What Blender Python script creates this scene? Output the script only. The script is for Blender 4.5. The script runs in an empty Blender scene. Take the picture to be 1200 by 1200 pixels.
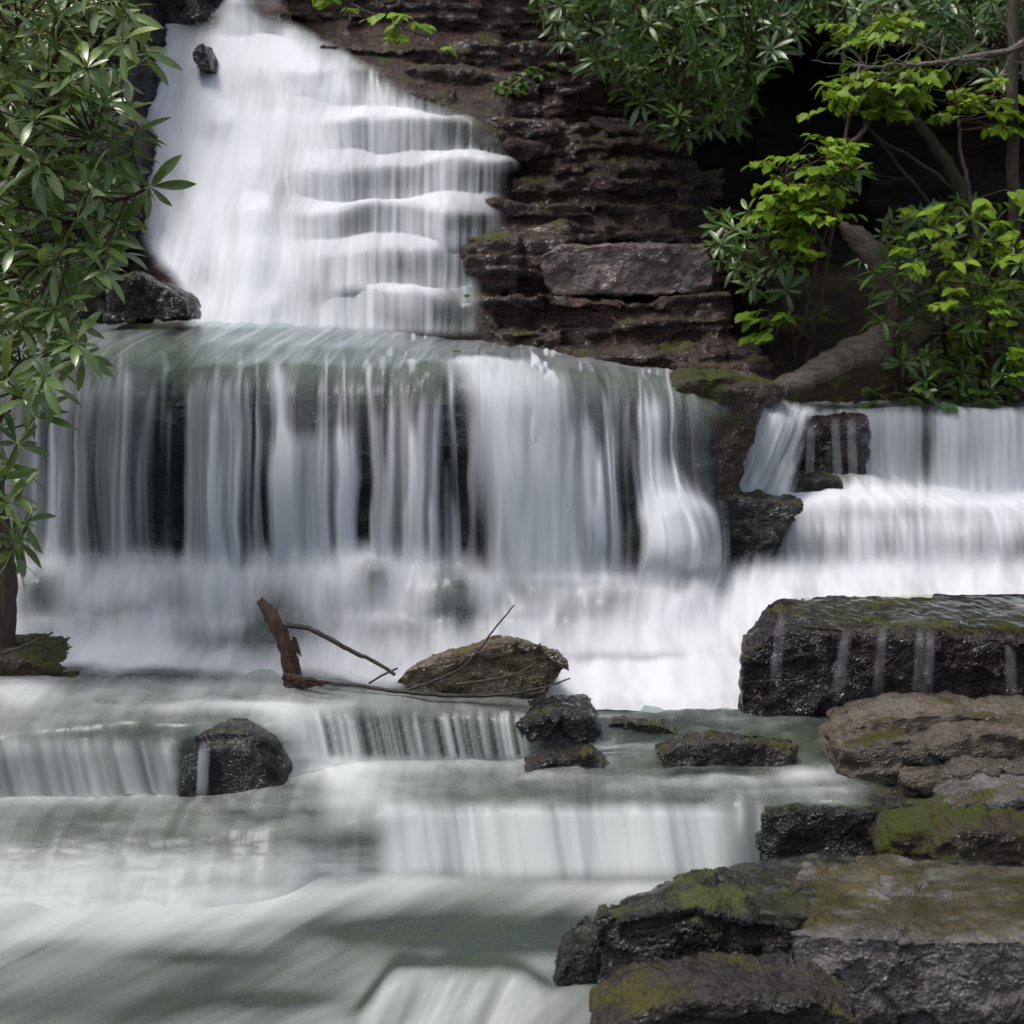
import bpy, bmesh, math, random
import numpy as np
from mathutils import Vector, Matrix

random.seed(7)
RNG = np.random.default_rng(7)
S = bpy.context.scene
COL = S.collection

# ------------------------------------------------------------------ camera
F = 1200 / (2 * 0.36)
PITCH = math.radians(9.2)
CAMZ = 2.2
cam = bpy.data.cameras.new('camera')
cam.angle = 2 * math.atan(0.36)
cam.clip_start = 0.05
cam.clip_end = 400
cam.dof.use_dof = True
cam.dof.focus_distance = 5.8
cam.dof.aperture_fstop = 3.2
co = bpy.data.objects.new('camera', cam)
co.location = (0, 0, CAMZ)
co.rotation_euler = (math.radians(90) - PITCH, 0, 0)
COL.objects.link(co)
S.camera = co

# ------------------------------------------------------------------ light
SUN_EL, SUN_AZ = math.radians(71), math.radians(258)
w = bpy.data.worlds.new('World')
S.world = w
w.use_nodes = True
wn = w.node_tree
sky = wn.nodes.new('ShaderNodeTexSky')
sky.sky_type = 'NISHITA'
sky.sun_disc = False
sky.sun_elevation = SUN_EL
sky.sun_rotation = SUN_AZ
sky.air_density = 1.0
sky.dust_density = 4.0
sky.ozone_density = 1.0
bg = wn.nodes['Background']
bg.inputs['Strength'].default_value = 0.115
hsv = wn.nodes.new('ShaderNodeHueSaturation')
hsv.inputs['Saturation'].default_value = 0.62
wn.links.new(sky.outputs[0], hsv.inputs['Color'])
wn.links.new(hsv.outputs[0], bg.inputs['Color'])
sun = bpy.data.lights.new('sun', 'SUN')
sun.energy = 1.3
sun.angle = math.radians(16)
sun.color = (1.0, 0.97, 0.92)
so = bpy.data.objects.new('sun', sun)
# direction towards the sun: azimuth measured clockwise from +Y
sd = Vector((math.sin(SUN_AZ) * math.cos(SUN_EL), math.cos(SUN_AZ) * math.cos(SUN_EL), math.sin(SUN_EL)))
so.rotation_euler = sd.to_track_quat('Z', 'Y').to_euler()
so.location = (-4, -6, 14)
COL.objects.link(so)
S.view_settings.view_transform = 'Standard'
S.view_settings.look = 'None'
S.view_settings.gamma = 1.0
S.view_settings.exposure = 0.62
S.cycles.transparent_max_bounces = 12
S.cycles.max_bounces = 5
S.cycles.diffuse_bounces = 2
S.cycles.glossy_bounces = 2

# ------------------------------------------------------------------ maths
CP, SP = math.cos(PITCH), math.sin(PITCH)


def P(x, y, d):
    """A point of the place: sight line through (x, y), d metres ahead."""
    x, y, d = np.asarray(x, float), np.asarray(y, float), np.asarray(d, float)
    a, b = (x - 600) / F, (600 - y) / F
    t = d / (CP + b * SP)
    return np.stack([a * t, d + 0 * a, CAMZ + (-SP + b * CP) * t], -1)


def hsh(i, j, k, s):
    n = (i.astype(np.int64) * 73856093) ^ (j.astype(np.int64) * 19349663) ^ (k.astype(np.int64) * 83492791) ^ (s * 2654435)
    n = (n ^ (n >> 13)) & 0x7fffffff
    n = (n * 1274126177) & 0x7fffffff
    n = (n ^ (n >> 15)) & 0x7fffffff
    n = (n * 668265263) & 0x7fffffff
    return ((n >> 8) & 0xffff) / 65535.0


def vn(p, s=0):
    p = np.asarray(p, float)
    i = np.floor(p)
    f = p - i
    f = f * f * (3 - 2 * f)
    i = i.astype(np.int64)
    x, y, z = i[..., 0], i[..., 1], i[..., 2]
    u, v, q = f[..., 0], f[..., 1], f[..., 2]
    r = 0
    for dx in (0, 1):
        for dy in (0, 1):
            for dz in (0, 1):
                wgt = (u if dx else 1 - u) * (v if dy else 1 - v) * (q if dz else 1 - q)
                r = r + wgt * hsh(x + dx, y + dy, z + dz, s)
    return r


def fbm(p, o=4, s=0, g=0.5):
    p = np.asarray(p, float)
    r, a, t = 0, 1.0, 0
    for k in range(o):
        r = r + a * vn(p, s + k * 17)
        t += a
        a *= g
        p = p * 2.03 + 11.3
    return r / t - 0.5


def n2(x, y, o=3, s=0):
    return fbm(np.stack([x, y, 0 * x + 0.37], -1), o, s)


def sm(a, b, x):
    t = np.clip((x - a) / (b - a), 0, 1)
    return t * t * (3 - 2 * t)


def gsm(A, sig, axis):
    if sig <= 0.3:
        return A
    r = int(max(1, 3 * sig))
    r = min(r, A.shape[axis] - 1)
    k = np.exp(-0.5 * (np.arange(-r, r + 1) / sig) ** 2)
    k /= k.sum()
    A = np.moveaxis(A, axis, 0)
    lo = 2 * A[:1] - A[1:r + 1][::-1]
    hi = 2 * A[-1:] - A[-r - 1:-1][::-1]
    B = np.concatenate([lo, A, hi], 0)
    out = sum(k[i] * B[i:i + A.shape[0]] for i in range(2 * r + 1))
    return np.moveaxis(out, 0, axis)


# ------------------------------------------------------------------ mesh tools
def fast_mesh(name, V, Q, smooth=True):
    """V (n,3) vertices, Q (m,4) or (m,3) faces."""
    me = bpy.data.meshes.new(name)
    V = np.asarray(V, np.float32)
    Q = np.asarray(Q, np.int32)
    k = Q.shape[1]
    me.vertices.add(len(V))
    me.vertices.foreach_set('co', V.ravel())
    me.loops.add(Q.size)
    me.loops.foreach_set('vertex_index', Q.ravel())
    me.polygons.add(len(Q))
    me.polygons.foreach_set('loop_start', np.arange(0, Q.size, k, dtype=np.int32))
    me.update(calc_edges=True)
    me.validate()
    me.polygons.foreach_set('use_smooth', np.full(len(me.polygons), smooth))
    return me


def link(name, me, mat, parent=None, loc=None):
    o = bpy.data.objects.new(name, me)
    if mat is not None:
        me.materials.append(mat)
    COL.objects.link(o)
    if parent is not None:
        o.parent = parent
        o.matrix_parent_inverse = Matrix.Translation(-Vector(parent.location))
    return o


def attr(me, name, arr):
    a = me.attributes.new(name, 'FLOAT', 'POINT')
    a.data.foreach_set('value', np.asarray(arr, np.float32).ravel())


def tag(o, label, cat, group=None):
    o['label'] = label
    o['category'] = cat
    if group:
        o['group'] = group
    return o


def struct(o, kind='structure'):
    o['kind'] = kind
    return o


def empty(name, loc, label, cat, group=None):
    o = bpy.data.objects.new(name, None)
    o.location = Vector([float(c) for c in loc])
    o.empty_display_size = 0.1
    COL.objects.link(o)
    return tag(o, label, cat, group)


def grid_quads(nv, nu):
    i = np.arange(nv - 1)[:, None] * nu + np.arange(nu - 1)[None]
    return np.stack([i, i + nu, i + nu + 1, i + 1], -1).reshape(-1, 4)


def grid_norm(G):
    dv = np.gradient(G, axis=0)
    du = np.gradient(G, axis=1)
    n = np.cross(dv, du)
    return n / (np.linalg.norm(n, axis=-1, keepdims=True) + 1e-9)


def loft(rows, nu, nv, su=6, sv=2):
    """Rows of (x, y, d) from upstream to downstream -> px, py, d grids."""
    t = np.linspace(0, 1, nu)
    R = []
    for r in rows:
        r = np.array(r, float)
        tt = (r[:, 0] - r[0, 0]) / (r[-1, 0] - r[0, 0])
        R.append(np.stack([np.interp(t, tt, r[:, k]) for k in range(3)], -1))
    R = np.array(R)
    W = P(R[..., 0], R[..., 1], R[..., 2])
    L = np.linalg.norm(np.diff(W, axis=0), axis=-1).mean(1)
    s = np.concatenate([[0], np.cumsum(L)])
    q = np.linspace(0, s[-1], nv)
    idx = np.clip(np.searchsorted(s, q, 'right') - 1, 0, len(s) - 2)
    f = ((q - s[idx]) / (s[idx + 1] - s[idx]))[:, None, None]
    A = R[idx] * (1 - f) + R[idx + 1] * f
    A = gsm(gsm(A, su, 1), sv, 0)
    return A[..., 0], A[..., 1], A[..., 2]


# ------------------------------------------------------------------ materials
def nodes(name):
    m = bpy.data.materials.new(name)
    m.use_nodes = True
    nt = m.node_tree
    nt.nodes.clear()
    out = nt.nodes.new('ShaderNodeOutputMaterial')

    def N(t, **kw):
        n = nt.nodes.new('ShaderNode' + t)
        for k, v in kw.items():
            if k in n.inputs:
                if hasattr(v, 'is_output') or isinstance(v, bpy.types.NodeSocket):
                    nt.links.new(v, n.inputs[k])
                else:
                    n.inputs[k].default_value = v
            else:
                setattr(n, k, v)
        return n

    def lk(a, b):
        nt.links.new(a, b)
    return m, nt, out, N, lk


def ramp(N, lk, src, stops):
    r = N('ValToRGB')
    e = r.color_ramp.elements
    while len(e) < len(stops):
        e.new(0.5)
    for k, (p, c) in enumerate(stops):
        e[k].position = p
        e[k].color = (*c, 1) if len(c) == 3 else c
    lk(src, r.inputs[0])
    return r.outputs[0]


def mth(N, lk, op, a, b=None, c=None, clamp=False):
    n = N('Math', operation=op, use_clamp=clamp)
    for k, v in enumerate((a, b, c)):
        if v is None:
            continue
        if isinstance(v, bpy.types.NodeSocket):
            lk(v, n.inputs[k])
        else:
            n.inputs[k].default_value = v
    return n.outputs[0]


def mixc(N, lk, f, a, b):
    n = N('Mix', data_type='RGBA')
    for sck, v in ((n.inputs[0], f), (n.inputs[6], a), (n.inputs[7], b)):
        if isinstance(v, bpy.types.NodeSocket):
            lk(v, sck)
        else:
            sck.default_value = (*v, 1) if isinstance(v, tuple) and len(v) == 3 else v
    return n.outputs[2]


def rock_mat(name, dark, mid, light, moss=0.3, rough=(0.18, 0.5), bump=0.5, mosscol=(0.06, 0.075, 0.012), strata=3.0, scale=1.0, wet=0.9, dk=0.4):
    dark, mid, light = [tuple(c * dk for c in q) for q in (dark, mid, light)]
    m, nt, out, N, lk = nodes(name)
    tc = N('TexCoord').outputs['Object']
    mp = N('Mapping', Vector=tc)
    mp.inputs['Scale'].default_value = (scale, scale, scale * strata)
    a = N('TexNoise', Vector=mp.outputs[0], Scale=3.2, Detail=5.0, Roughness=0.62)
    b = N('TexNoise', Vector=mp.outputs[0], Scale=17.0, Detail=4.0, Roughness=0.7)
    fine = N('TexNoise', Vector=tc, Scale=75.0, Detail=2.0, Roughness=0.65)
    vor = N('TexVoronoi', Vector=mp.outputs[0], Scale=9.0, feature='DISTANCE_TO_EDGE')
    c1 = ramp(N, lk, a.outputs[0], [(0.3, dark), (0.5, mid), (0.68, light)])
    c2 = ramp(N, lk, b.outputs[0], [(0.32, tuple(x * 0.45 for x in dark)), (0.62, light)])
    col = mixc(N, lk, 0.42, c1, c2)
    geo = N('NewGeometry')
    sep = N('SeparateXYZ', Vector=geo.outputs['Normal'])
    mn = N('TexNoise', Vector=tc, Scale=4.5, Detail=4.0, Roughness=0.6)
    up = mth(N, lk, 'MULTIPLY_ADD', mn.outputs[0], 1.7, -0.35)
    up = mth(N, lk, 'MULTIPLY_ADD', sep.outputs[2], 0.35, up)
    up = mth(N, lk, 'ADD', up, moss - 0.62)
    mf = N('MapRange', Value=up)
    mf.inputs['From Min'].default_value = 0.44
    mf.inputs['From Max'].default_value = 0.62
    mcn = mixc(N, lk, fine.outputs[0], tuple(x * 0.45 for x in mosscol), tuple(x * 1.7 for x in mosscol))
    col = mixc(N, lk, mf.outputs[0], col, mcn)
    rr = N('MapRange', Value=b.outputs[0])
    rr.inputs['From Min'].default_value = 0.3
    rr.inputs['From Max'].default_value = 0.7
    rr.inputs['To Min'].default_value = rough[0]
    rr.inputs['To Max'].default_value = rough[1]
    rgh = mth(N, lk, 'MULTIPLY_ADD', mf.outputs[0], 0.35, rr.outputs[0], clamp=True)
    h = mth(N, lk, 'MULTIPLY_ADD', a.outputs[0], 1.2, b.outputs[0])
    h = mth(N, lk, 'MULTIPLY_ADD', fine.outputs[0], 0.35, h)
    cr = N('MapRange', Value=vor.outputs['Distance'])
    cr.inputs['From Max'].default_value = 0.05
    h = mth(N, lk, 'MULTIPLY_ADD', cr.outputs[0], 0.12, h)
    bp = N('Bump', Height=h, Strength=bump, Distance=0.035)
    bs = N('BsdfPrincipled', Roughness=rgh, Normal=bp.outputs[0])
    lk(col, bs.inputs['Base Color'])
    bs.inputs['Specular IOR Level'].default_value = 0.22
    # a film of water: glossy where the noise says wet, dull where moss soaks it up
    wn_ = N('TexNoise', Vector=tc, Scale=7.0, Detail=2.0, Roughness=0.6)
    wr = N('MapRange', Value=wn_.outputs[0])
    wr.inputs['From Min'].default_value = 0.36
    wr.inputs['From Max'].default_value = 0.6
    wr.inputs['To Max'].default_value = wet
    wc = mth(N, lk, 'MULTIPLY', wr.outputs[0], mth(N, lk, 'MULTIPLY_ADD', mf.outputs[0], -0.7, 1.0))
    lk(wc, bs.inputs['Coat Weight'])
    bs.inputs['Coat Roughness'].default_value = 0.05
    bs.inputs['Coat IOR'].default_value = 1.58
    f2 = N('TexNoise', Vector=tc, Scale=38.0, Detail=3.0, Roughness=0.7)
    hb = mth(N, lk, 'MULTIPLY_ADD', h, 0.8, f2.outputs[0])
    b2 = N('Bump', Height=hb, Strength=1.0, Distance=0.11 * bump)
    lk(b2.outputs[0], bs.inputs['Coat Normal'])
    lk(bs.outputs[0], out.inputs[0])
    return m


def water_mat(name, foamcol=(0.80, 0.82, 0.86), tint=(0.80, 0.88, 0.84), su=(46.0, 14.0), sv=(1.3, 0.7), amp=(0.5, 0.5), gloss=0.28, murk=(0.2, 0.235, 0.21), murkf=0.25, ior=1.3, bumps_=0.25):
    """Fast water: clear wet sheet where thin, white aerated water where thick."""
    m, nt, out, N, lk = nodes(name)
    uv = N('UVMap').outputs[0]
    fo = N('Attribute', attribute_name='foam').outputs['Fac']
    fd = N('Attribute', attribute_name='fade').outputs['Fac']
    ns = []
    for k in (0, 1):
        mp = N('Mapping', Vector=uv)
        mp.inputs['Scale'].default_value = (su[k], sv[k], 1)
        n = N('TexNoise', Vector=mp.outputs[0], Scale=1.0, Detail=3.0, Roughness=0.55)
        n.inputs['Distortion'].default_value = 0.15
        ns.append(n.outputs[0])
    s = mth(N, lk, 'SUBTRACT', ns[0], 0.5)
    s = mth(N, lk, 'MULTIPLY', s, amp[0])
    s2 = mth(N, lk, 'SUBTRACT', ns[1], 0.5)
    s = mth(N, lk, 'MULTIPLY_ADD', s2, amp[1], s)
    # streaks bite most where the water is half thick
    inv = mth(N, lk, 'SUBTRACT', 1.15, fo)
    k4 = mth(N, lk, 'MULTIPLY', mth(N, lk, 'MULTIPLY', fo, inv), 5.0, clamp=True)
    s = mth(N, lk, 'MULTIPLY_ADD', s, k4, fo)
    al = mth(N, lk, 'MULTIPLY', s, 1.0, clamp=True)
    dif = N('BsdfDiffuse', Color=(*foamcol, 1))
    trl = N('BsdfTranslucent', Color=(*foamcol, 1))
    foam = N('MixShader', Fac=0.2)
    lk(dif.outputs[0], foam.inputs[1])
    lk(trl.outputs[0], foam.inputs[2])
    tr = N('BsdfTransparent', Color=(*tint, 1))
    md = N('BsdfDiffuse', Color=(*murk, 1))
    mm = N('MixShader', Fac=murkf)
    lk(tr.outputs[0], mm.inputs[1])
    lk(md.outputs[0], mm.inputs[2])
    h = mth(N, lk, 'ADD', ns[0], ns[1])
    bp = N('Bump', Height=h, Strength=bumps_, Distance=0.01)
    gl = N('BsdfGlossy', Color=(0.9, 0.95, 1, 1), Roughness=gloss, Normal=bp.outputs[0])
    fr = N('Fresnel', IOR=ior, Normal=bp.outputs[0])
    clear = N('MixShader', Fac=fr.outputs[0])
    lk(mm.outputs[0], clear.inputs[1])
    lk(gl.outputs[0], clear.inputs[2])
    mix = N('MixShader', Fac=al)
    lk(clear.outputs[0], mix.inputs[1])
    lk(foam.outputs[0], mix.inputs[2])
    t2 = N('BsdfTransparent')
    fin = N('MixShader', Fac=fd)
    lk(t2.outputs[0], fin.inputs[1])
    lk(mix.outputs[0], fin.inputs[2])
    lk(fin.outputs[0], out.inputs[0])
    return m


def leaf_mat(name, c0, c1, c2, rough=0.34, trans=0.25, spec=0.5):
    m, nt, out, N, lk = nodes(name)
    r = N('Attribute', attribute_name='rnd').outputs['Fac']
    col = ramp(N, lk, r, [(0.0, c0), (0.6, c1), (1.0, c2)])
    bs = N('BsdfPrincipled', Roughness=rough)
    lk(col, bs.inputs['Base Color'])
    bs.inputs['Specular IOR Level'].default_value = spec
    tl = N('BsdfTranslucent')
    tcol = mixc(N, lk, 0.5, col, (0.14, 0.22, 0.015))
    lk(tcol, tl.inputs[0])
    mx = N('MixShader', Fac=trans)
    lk(bs.outputs[0], mx.inputs[1])
    lk(tl.outputs[0], mx.inputs[2])
    lk(mx.outputs[0], out.inputs[0])
    return m


def bark_mat(name, c0, c1, rough=0.7, stretch=(30, 30, 6), bump=0.6):
    m, nt, out, N, lk = nodes(name)
    tc = N('TexCoord').outputs['Object']
    mp = N('Mapping', Vector=tc)
    mp.inputs['Scale'].default_value = stretch
    a = N('TexNoise', Vector=mp.outputs[0], Scale=1.5, Detail=7.0, Roughness=0.65)
    col = ramp(N, lk, a.outputs[0], [(0.3, c0), (0.7, c1)])
    bp = N('Bump', Height=a.outputs[0], Strength=bump, Distance=0.02)
    bs = N('BsdfPrincipled', Roughness=rough, Normal=bp.outputs[0])
    lk(col, bs.inputs['Base Color'])
    lk(bs.outputs[0], out.inputs[0])
    return m


M_BED = rock_mat('bedrock_wet', (0.014, 0.014, 0.015), (0.028, 0.028, 0.028), (0.07, 0.067, 0.066), moss=0.22, mosscol=(0.04, 0.052, 0.02))
M_LIP = rock_mat('lip_rock_green', (0.03, 0.036, 0.028), (0.06, 0.072, 0.052), (0.11, 0.115, 0.09), moss=0.62, mosscol=(0.05, 0.066, 0.032))
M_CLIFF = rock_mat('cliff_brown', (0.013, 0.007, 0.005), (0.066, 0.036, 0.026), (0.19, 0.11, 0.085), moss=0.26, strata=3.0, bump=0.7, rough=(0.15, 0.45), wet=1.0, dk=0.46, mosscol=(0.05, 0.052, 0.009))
M_CLIFFD = rock_mat('cliff_dark_shade_tone', (0.006, 0.005, 0.005), (0.014, 0.011, 0.01), (0.035, 0.027, 0.024), moss=0.1, rough=(0.45, 0.8), wet=0.15, dk=0.5)  # darker cliff rock: recess shade put into the colour; also the black left wall
M_PINK = rock_mat('rock_pinkish', (0.04, 0.027, 0.025), (0.14, 0.10, 0.092), (0.29, 0.225, 0.215), moss=0.1, dk=0.9, rough=(0.25, 0.5), strata=1.5, bump=0.7)
M_BLOCK = rock_mat('rock_block', (0.010, 0.007, 0.006), (0.028, 0.017, 0.015), (0.075, 0.05, 0.048), moss=0.22, rough=(0.12, 0.4), strata=1.0, bump=0.9, mosscol=(0.045, 0.05, 0.009), wet=1.0)
M_GREY = rock_mat('rock_grey_wet', (0.02, 0.017, 0.015), (0.055, 0.047, 0.04), (0.15, 0.13, 0.115), moss=0.26, rough=(0.12, 0.4), strata=1.3, bump=0.9, mosscol=(0.05, 0.046, 0.01))
M_BROWN = rock_mat('rock_brown_dry', (0.06, 0.048, 0.034), (0.17, 0.138, 0.105), (0.33, 0.28, 0.225), moss=0.16, rough=(0.35, 0.7), strata=2.2, bump=0.8, mosscol=(0.045, 0.04, 0.01), wet=0.6, dk=0.5)
M_TAN = rock_mat('rock_tan_wet', (0.04, 0.026, 0.012), (0.14, 0.10, 0.06), (0.36, 0.29, 0.2), moss=0.16, dk=0.7, rough=(0.14, 0.4), strata=2.0, bump=1.0, mosscol=(0.08, 0.075, 0.015))
M_MOSS = rock_mat('rock_mossy', (0.02, 0.014, 0.009), (0.05, 0.034, 0.02), (0.1, 0.07, 0.04), moss=0.4, rough=(0.4, 0.8), mosscol=(0.036, 0.042, 0.008), dk=0.6)
M_DARK = rock_mat('rock_black_wet', (0.010, 0.010, 0.010), (0.026, 0.023, 0.02), (0.075, 0.065, 0.056), moss=0.24, rough=(0.12, 0.4), strata=1.0, bump=0.9, mosscol=(0.05, 0.06, 0.015))
M_DOME = rock_mat('rock_dome_wet', (0.012, 0.012, 0.011), (0.03, 0.031, 0.027), (0.07, 0.068, 0.06), moss=0.3, rough=(0.12, 0.35), strata=0.6, bump=0.45, wet=1.0, mosscol=(0.04, 0.05, 0.02))
M_SUB = rock_mat('rock_in_spray', dk=0.7, dark=(0.05, 0.052, 0.05), mid=(0.10, 0.105, 0.1), light=(0.17, 0.17, 0.165), moss=0.12, rough=(0.3, 0.6), strata=1.5, mosscol=(0.09, 0.11, 0.03))
M_SLAB = rock_mat('rock_slab_grey', (0.03, 0.027, 0.026), (0.085, 0.077, 0.075), (0.22, 0.2, 0.195), moss=0.22, rough=(0.15, 0.45), strata=0.8, bump=0.9, mosscol=(0.05, 0.046, 0.01), dk=0.95)
M_SOIL = rock_mat('soil', (0.010, 0.007, 0.005), (0.028, 0.02, 0.014), (0.065, 0.045, 0.032), moss=0.18, rough=(0.7, 0.95), strata=1.0, bump=1.0, scale=2.5, wet=0.0, dk=0.5)

M_FALL = water_mat('water_fall', murkf=0.08, murk=(0.13, 0.16, 0.13), ior=1.2)
M_SIDE = water_mat('water_upper', su=(30.0, 9.0), sv=(1.6, 1.2), amp=(0.35, 0.45), foamcol=(0.83, 0.845, 0.885))
M_FOAM = water_mat('water_foam', su=(22.0, 7.0), sv=(2.0, 1.5), amp=(0.3, 0.5), foamcol=(0.76, 0.77, 0.80))
M_POOL = water_mat('water_stream', su=(17.0, 5.0), sv=(1.7, 0.9), amp=(0.35, 0.5), foamcol=(0.64, 0.67, 0.655), tint=(0.74, 0.83, 0.77), gloss=0.26, murkf=0.2, murk=(0.15, 0.19, 0.16))
M_THIN = water_mat('water_film', su=(14.0, 5.0), sv=(9.0, 4.0), amp=(0.3, 0.35), tint=(0.8, 0.77, 0.52), bumps_=0.9, gloss=0.09, murkf=0.03, murk=(0.12, 0.12, 0.06), ior=1.45)

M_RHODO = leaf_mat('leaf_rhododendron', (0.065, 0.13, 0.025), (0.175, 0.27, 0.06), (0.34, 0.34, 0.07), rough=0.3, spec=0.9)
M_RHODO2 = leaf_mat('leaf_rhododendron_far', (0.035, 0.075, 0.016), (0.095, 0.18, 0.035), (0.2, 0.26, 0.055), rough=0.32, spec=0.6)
M_LIME = leaf_mat('leaf_lime', (0.11, 0.2, 0.012), (0.22, 0.36, 0.02), (0.36, 0.48, 0.05), rough=0.5, trans=0.45, spec=0.3)
M_TWIG = bark_mat('twig_bark', (0.03, 0.02, 0.012), (0.09, 0.06, 0.04))
M_GTWIG = bark_mat('grey_twig_bark', (0.07, 0.055, 0.045), (0.20, 0.165, 0.14))
M_TRUNK = bark_mat('trunk_bark', (0.03, 0.022, 0.016), (0.12, 0.09, 0.07), bump=1.0)
M_LOG = bark_mat('weathered_log', (0.09, 0.07, 0.052), (0.34, 0.27, 0.21), stretch=(6, 40, 40), bump=0.9)
M_DRIFT = bark_mat('driftwood_red', (0.016, 0.008, 0.004), (0.105, 0.05, 0.026), rough=0.4, stretch=(40, 40, 7), bump=1.0)
M_STICK = bark_mat('wet_stick', (0.014, 0.010, 0.009), (0.05, 0.037, 0.032), rough=0.35, stretch=(25, 25, 25))
M_BUD = bark_mat('bud', (0.16, 0.11, 0.02), (0.26, 0.2, 0.04), stretch=(20, 20, 20))


# ------------------------------------------------------------------ rocks
def facets(p, s=0):
    """broken-stone facets: every cell of a scattered grid is a tilted plane"""
    i0 = np.floor(p).astype(np.int64)
    best = np.full(len(p), 9e9)
    val = np.zeros(len(p))
    for dx in (-1, 0, 1):
        for dy in (-1, 0, 1):
            for dz in (-1, 0, 1):
                i, j, k = i0[:, 0] + dx, i0[:, 1] + dy, i0[:, 2] + dz
                c = np.stack([i + hsh(i, j, k, s), j + hsh(i, j, k, s + 1), k + hsh(i, j, k, s + 2)], -1)
                q = p - c
                dd = (q ** 2).sum(1)
                n = np.stack([hsh(i, j, k, s + 3), hsh(i, j, k, s + 4), hsh(i, j, k, s + 5)], -1) - 0.5
                v = (q * n).sum(1) * 1.6 + (hsh(i, j, k, s + 6) - 0.5) * 0.7
                m = dd < best
                best = np.where(m, dd, best)
                val = np.where(m, v, val)
    return val


def blk(pts, d, t, dz=0.0, shrink=1.0, dx=0.0):
    """Front outline (x, y[, d]) at distance d, pushed t metres back: one angular chunk."""
    A = np.array([P(p[0], p[1], p[2] if len(p) > 2 else d) for p in pts])
    c = A.mean(0)
    B = c + (A - c) * shrink + np.array([dx, t, dz])
    return np.concatenate([A, B])


def rock_mesh(name, hulls, voxel, sm_it=3, amp=0.02, freq=5.0, fine=0.006, strata=0.0, seed=0, z_stretch=1.0, facet=0.02, ffreq=5.5, soft=0.0):
    bm = bmesh.new()
    for h in hulls:
        vs = [bm.verts.new(p) for p in h]
        r = bmesh.ops.convex_hull(bm, input=vs)
        junk = [g for g in set(r['geom_interior']) | set(r['geom_unused']) if isinstance(g, bmesh.types.BMVert) and g.is_valid]
        if junk:
            bmesh.ops.delete(bm, geom=junk, context='VERTS')
    bmesh.ops.recalc_face_normals(bm, faces=bm.faces)
    me = bpy.data.meshes.new(name)
    bm.to_mesh(me)
    bm.free()
    o = bpy.data.objects.new('tmp', me)
    COL.objects.link(o)
    md = o.modifiers.new('r', 'REMESH')
    md.mode = 'VOXEL'
    md.voxel_size = voxel
    if sm_it:
        m2 = o.modifiers.new('s', 'SMOOTH')
        m2.factor = 0.5
        m2.iterations = sm_it
    dg = bpy.context.evaluated_depsgraph_get()
    dg.update()
    res = bpy.data.meshes.new_from_object(o.evaluated_get(dg))
    bpy.data.objects.remove(o)
    bpy.data.meshes.remove(me)
    res.name = name
    n = len(res.vertices)
    V = np.empty(n * 3, np.float32)
    res.vertices.foreach_get('co', V)
    V = V.reshape(-1, 3).astype(float)
    Nn = np.empty(n * 3, np.float32)
    res.vertex_normals.foreach_get('vector', Nn)
    Nn = Nn.reshape(-1, 3)
    q = V * np.array([1, 1, z_stretch])
    wq = q + 0.06 * np.stack([fbm(q * 4, 3, seed + 21), fbm(q * 4 + 9, 3, seed + 22), fbm(q * 4 + 5, 3, seed + 23)], -1)
    disp = amp * 2 * fbm(q * freq, 4, seed) + facet * facets(wq * ffreq * np.array([1, 1, 1.5]), seed) + facet * 0.45 * facets(wq * ffreq * 2.6 + 3, seed + 31)
    disp += amp * 2.2 * fbm(q * freq * 0.4 + 7, 2, seed + 13)
    rid = np.abs(fbm(q * freq * 2.7 + 5, 3, seed + 5)) * 2
    disp -= amp * 0.8 * np.clip(0.25 - rid, 0, 1) * 2
    disp += fine * 2 * fbm(q * freq * 7, 3, seed + 9)
    if strata:
        zz = V[:, 2] * 14 + 3 * fbm(V * 1.6, 2, seed + 3)
        st = np.abs((zz % 1) - 0.5) * 2
        hz = np.clip(1 - np.abs(Nn[:, 2]), 0, 1)
        disp -= strata * (st ** 5) * hz
        disp += strata * 1.2 * (vn(np.stack([np.floor(zz), V[:, 0] * 1.2, V[:, 1] * 0.1], -1), seed + 8) - 0.5) * hz
    V = V + Nn * disp[:, None]
    res.vertices.foreach_set('co', V.astype(np.float32).ravel())
    res.update()
    res.polygons.foreach_set('use_smooth', np.full(len(res.polygons), True))
    return res


def rock(name, hulls, mat, label, cat='rock', voxel=0.014, group=None, parent=None, **kw):
    me = rock_mesh(name, hulls, voxel, **kw)
    o = link(name, me, mat, parent)
    if label:
        tag(o, label, cat, group)
    return o


def bed_loft(name, rows, mat, nu=260, nv=120, su=6, sv=2, amp=0.03, freq=4.0, seed=1, fine=0.008, zs=1.5, bumps=()):
    x, y, d = loft(rows, nu, nv, su, sv)
    G = P(x, y, d)
    n = grid_norm(G)
    q = G * np.array([1, 1, zs])
    dsp = amp * 2 * fbm(q * freq, 4, seed) + fine * 2 * fbm(q * freq * 6, 3, seed + 4)
    for cx, cy, rx, ry, hh in bumps:
        dsp = dsp + hh * blob(x, y, cx, cy, rx, ry)
    G = G + n * dsp[..., None]
    o = link(name, fast_mesh(name, G.reshape(-1, 3), grid_quads(nv, nu)), mat)
    return struct(o)


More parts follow.
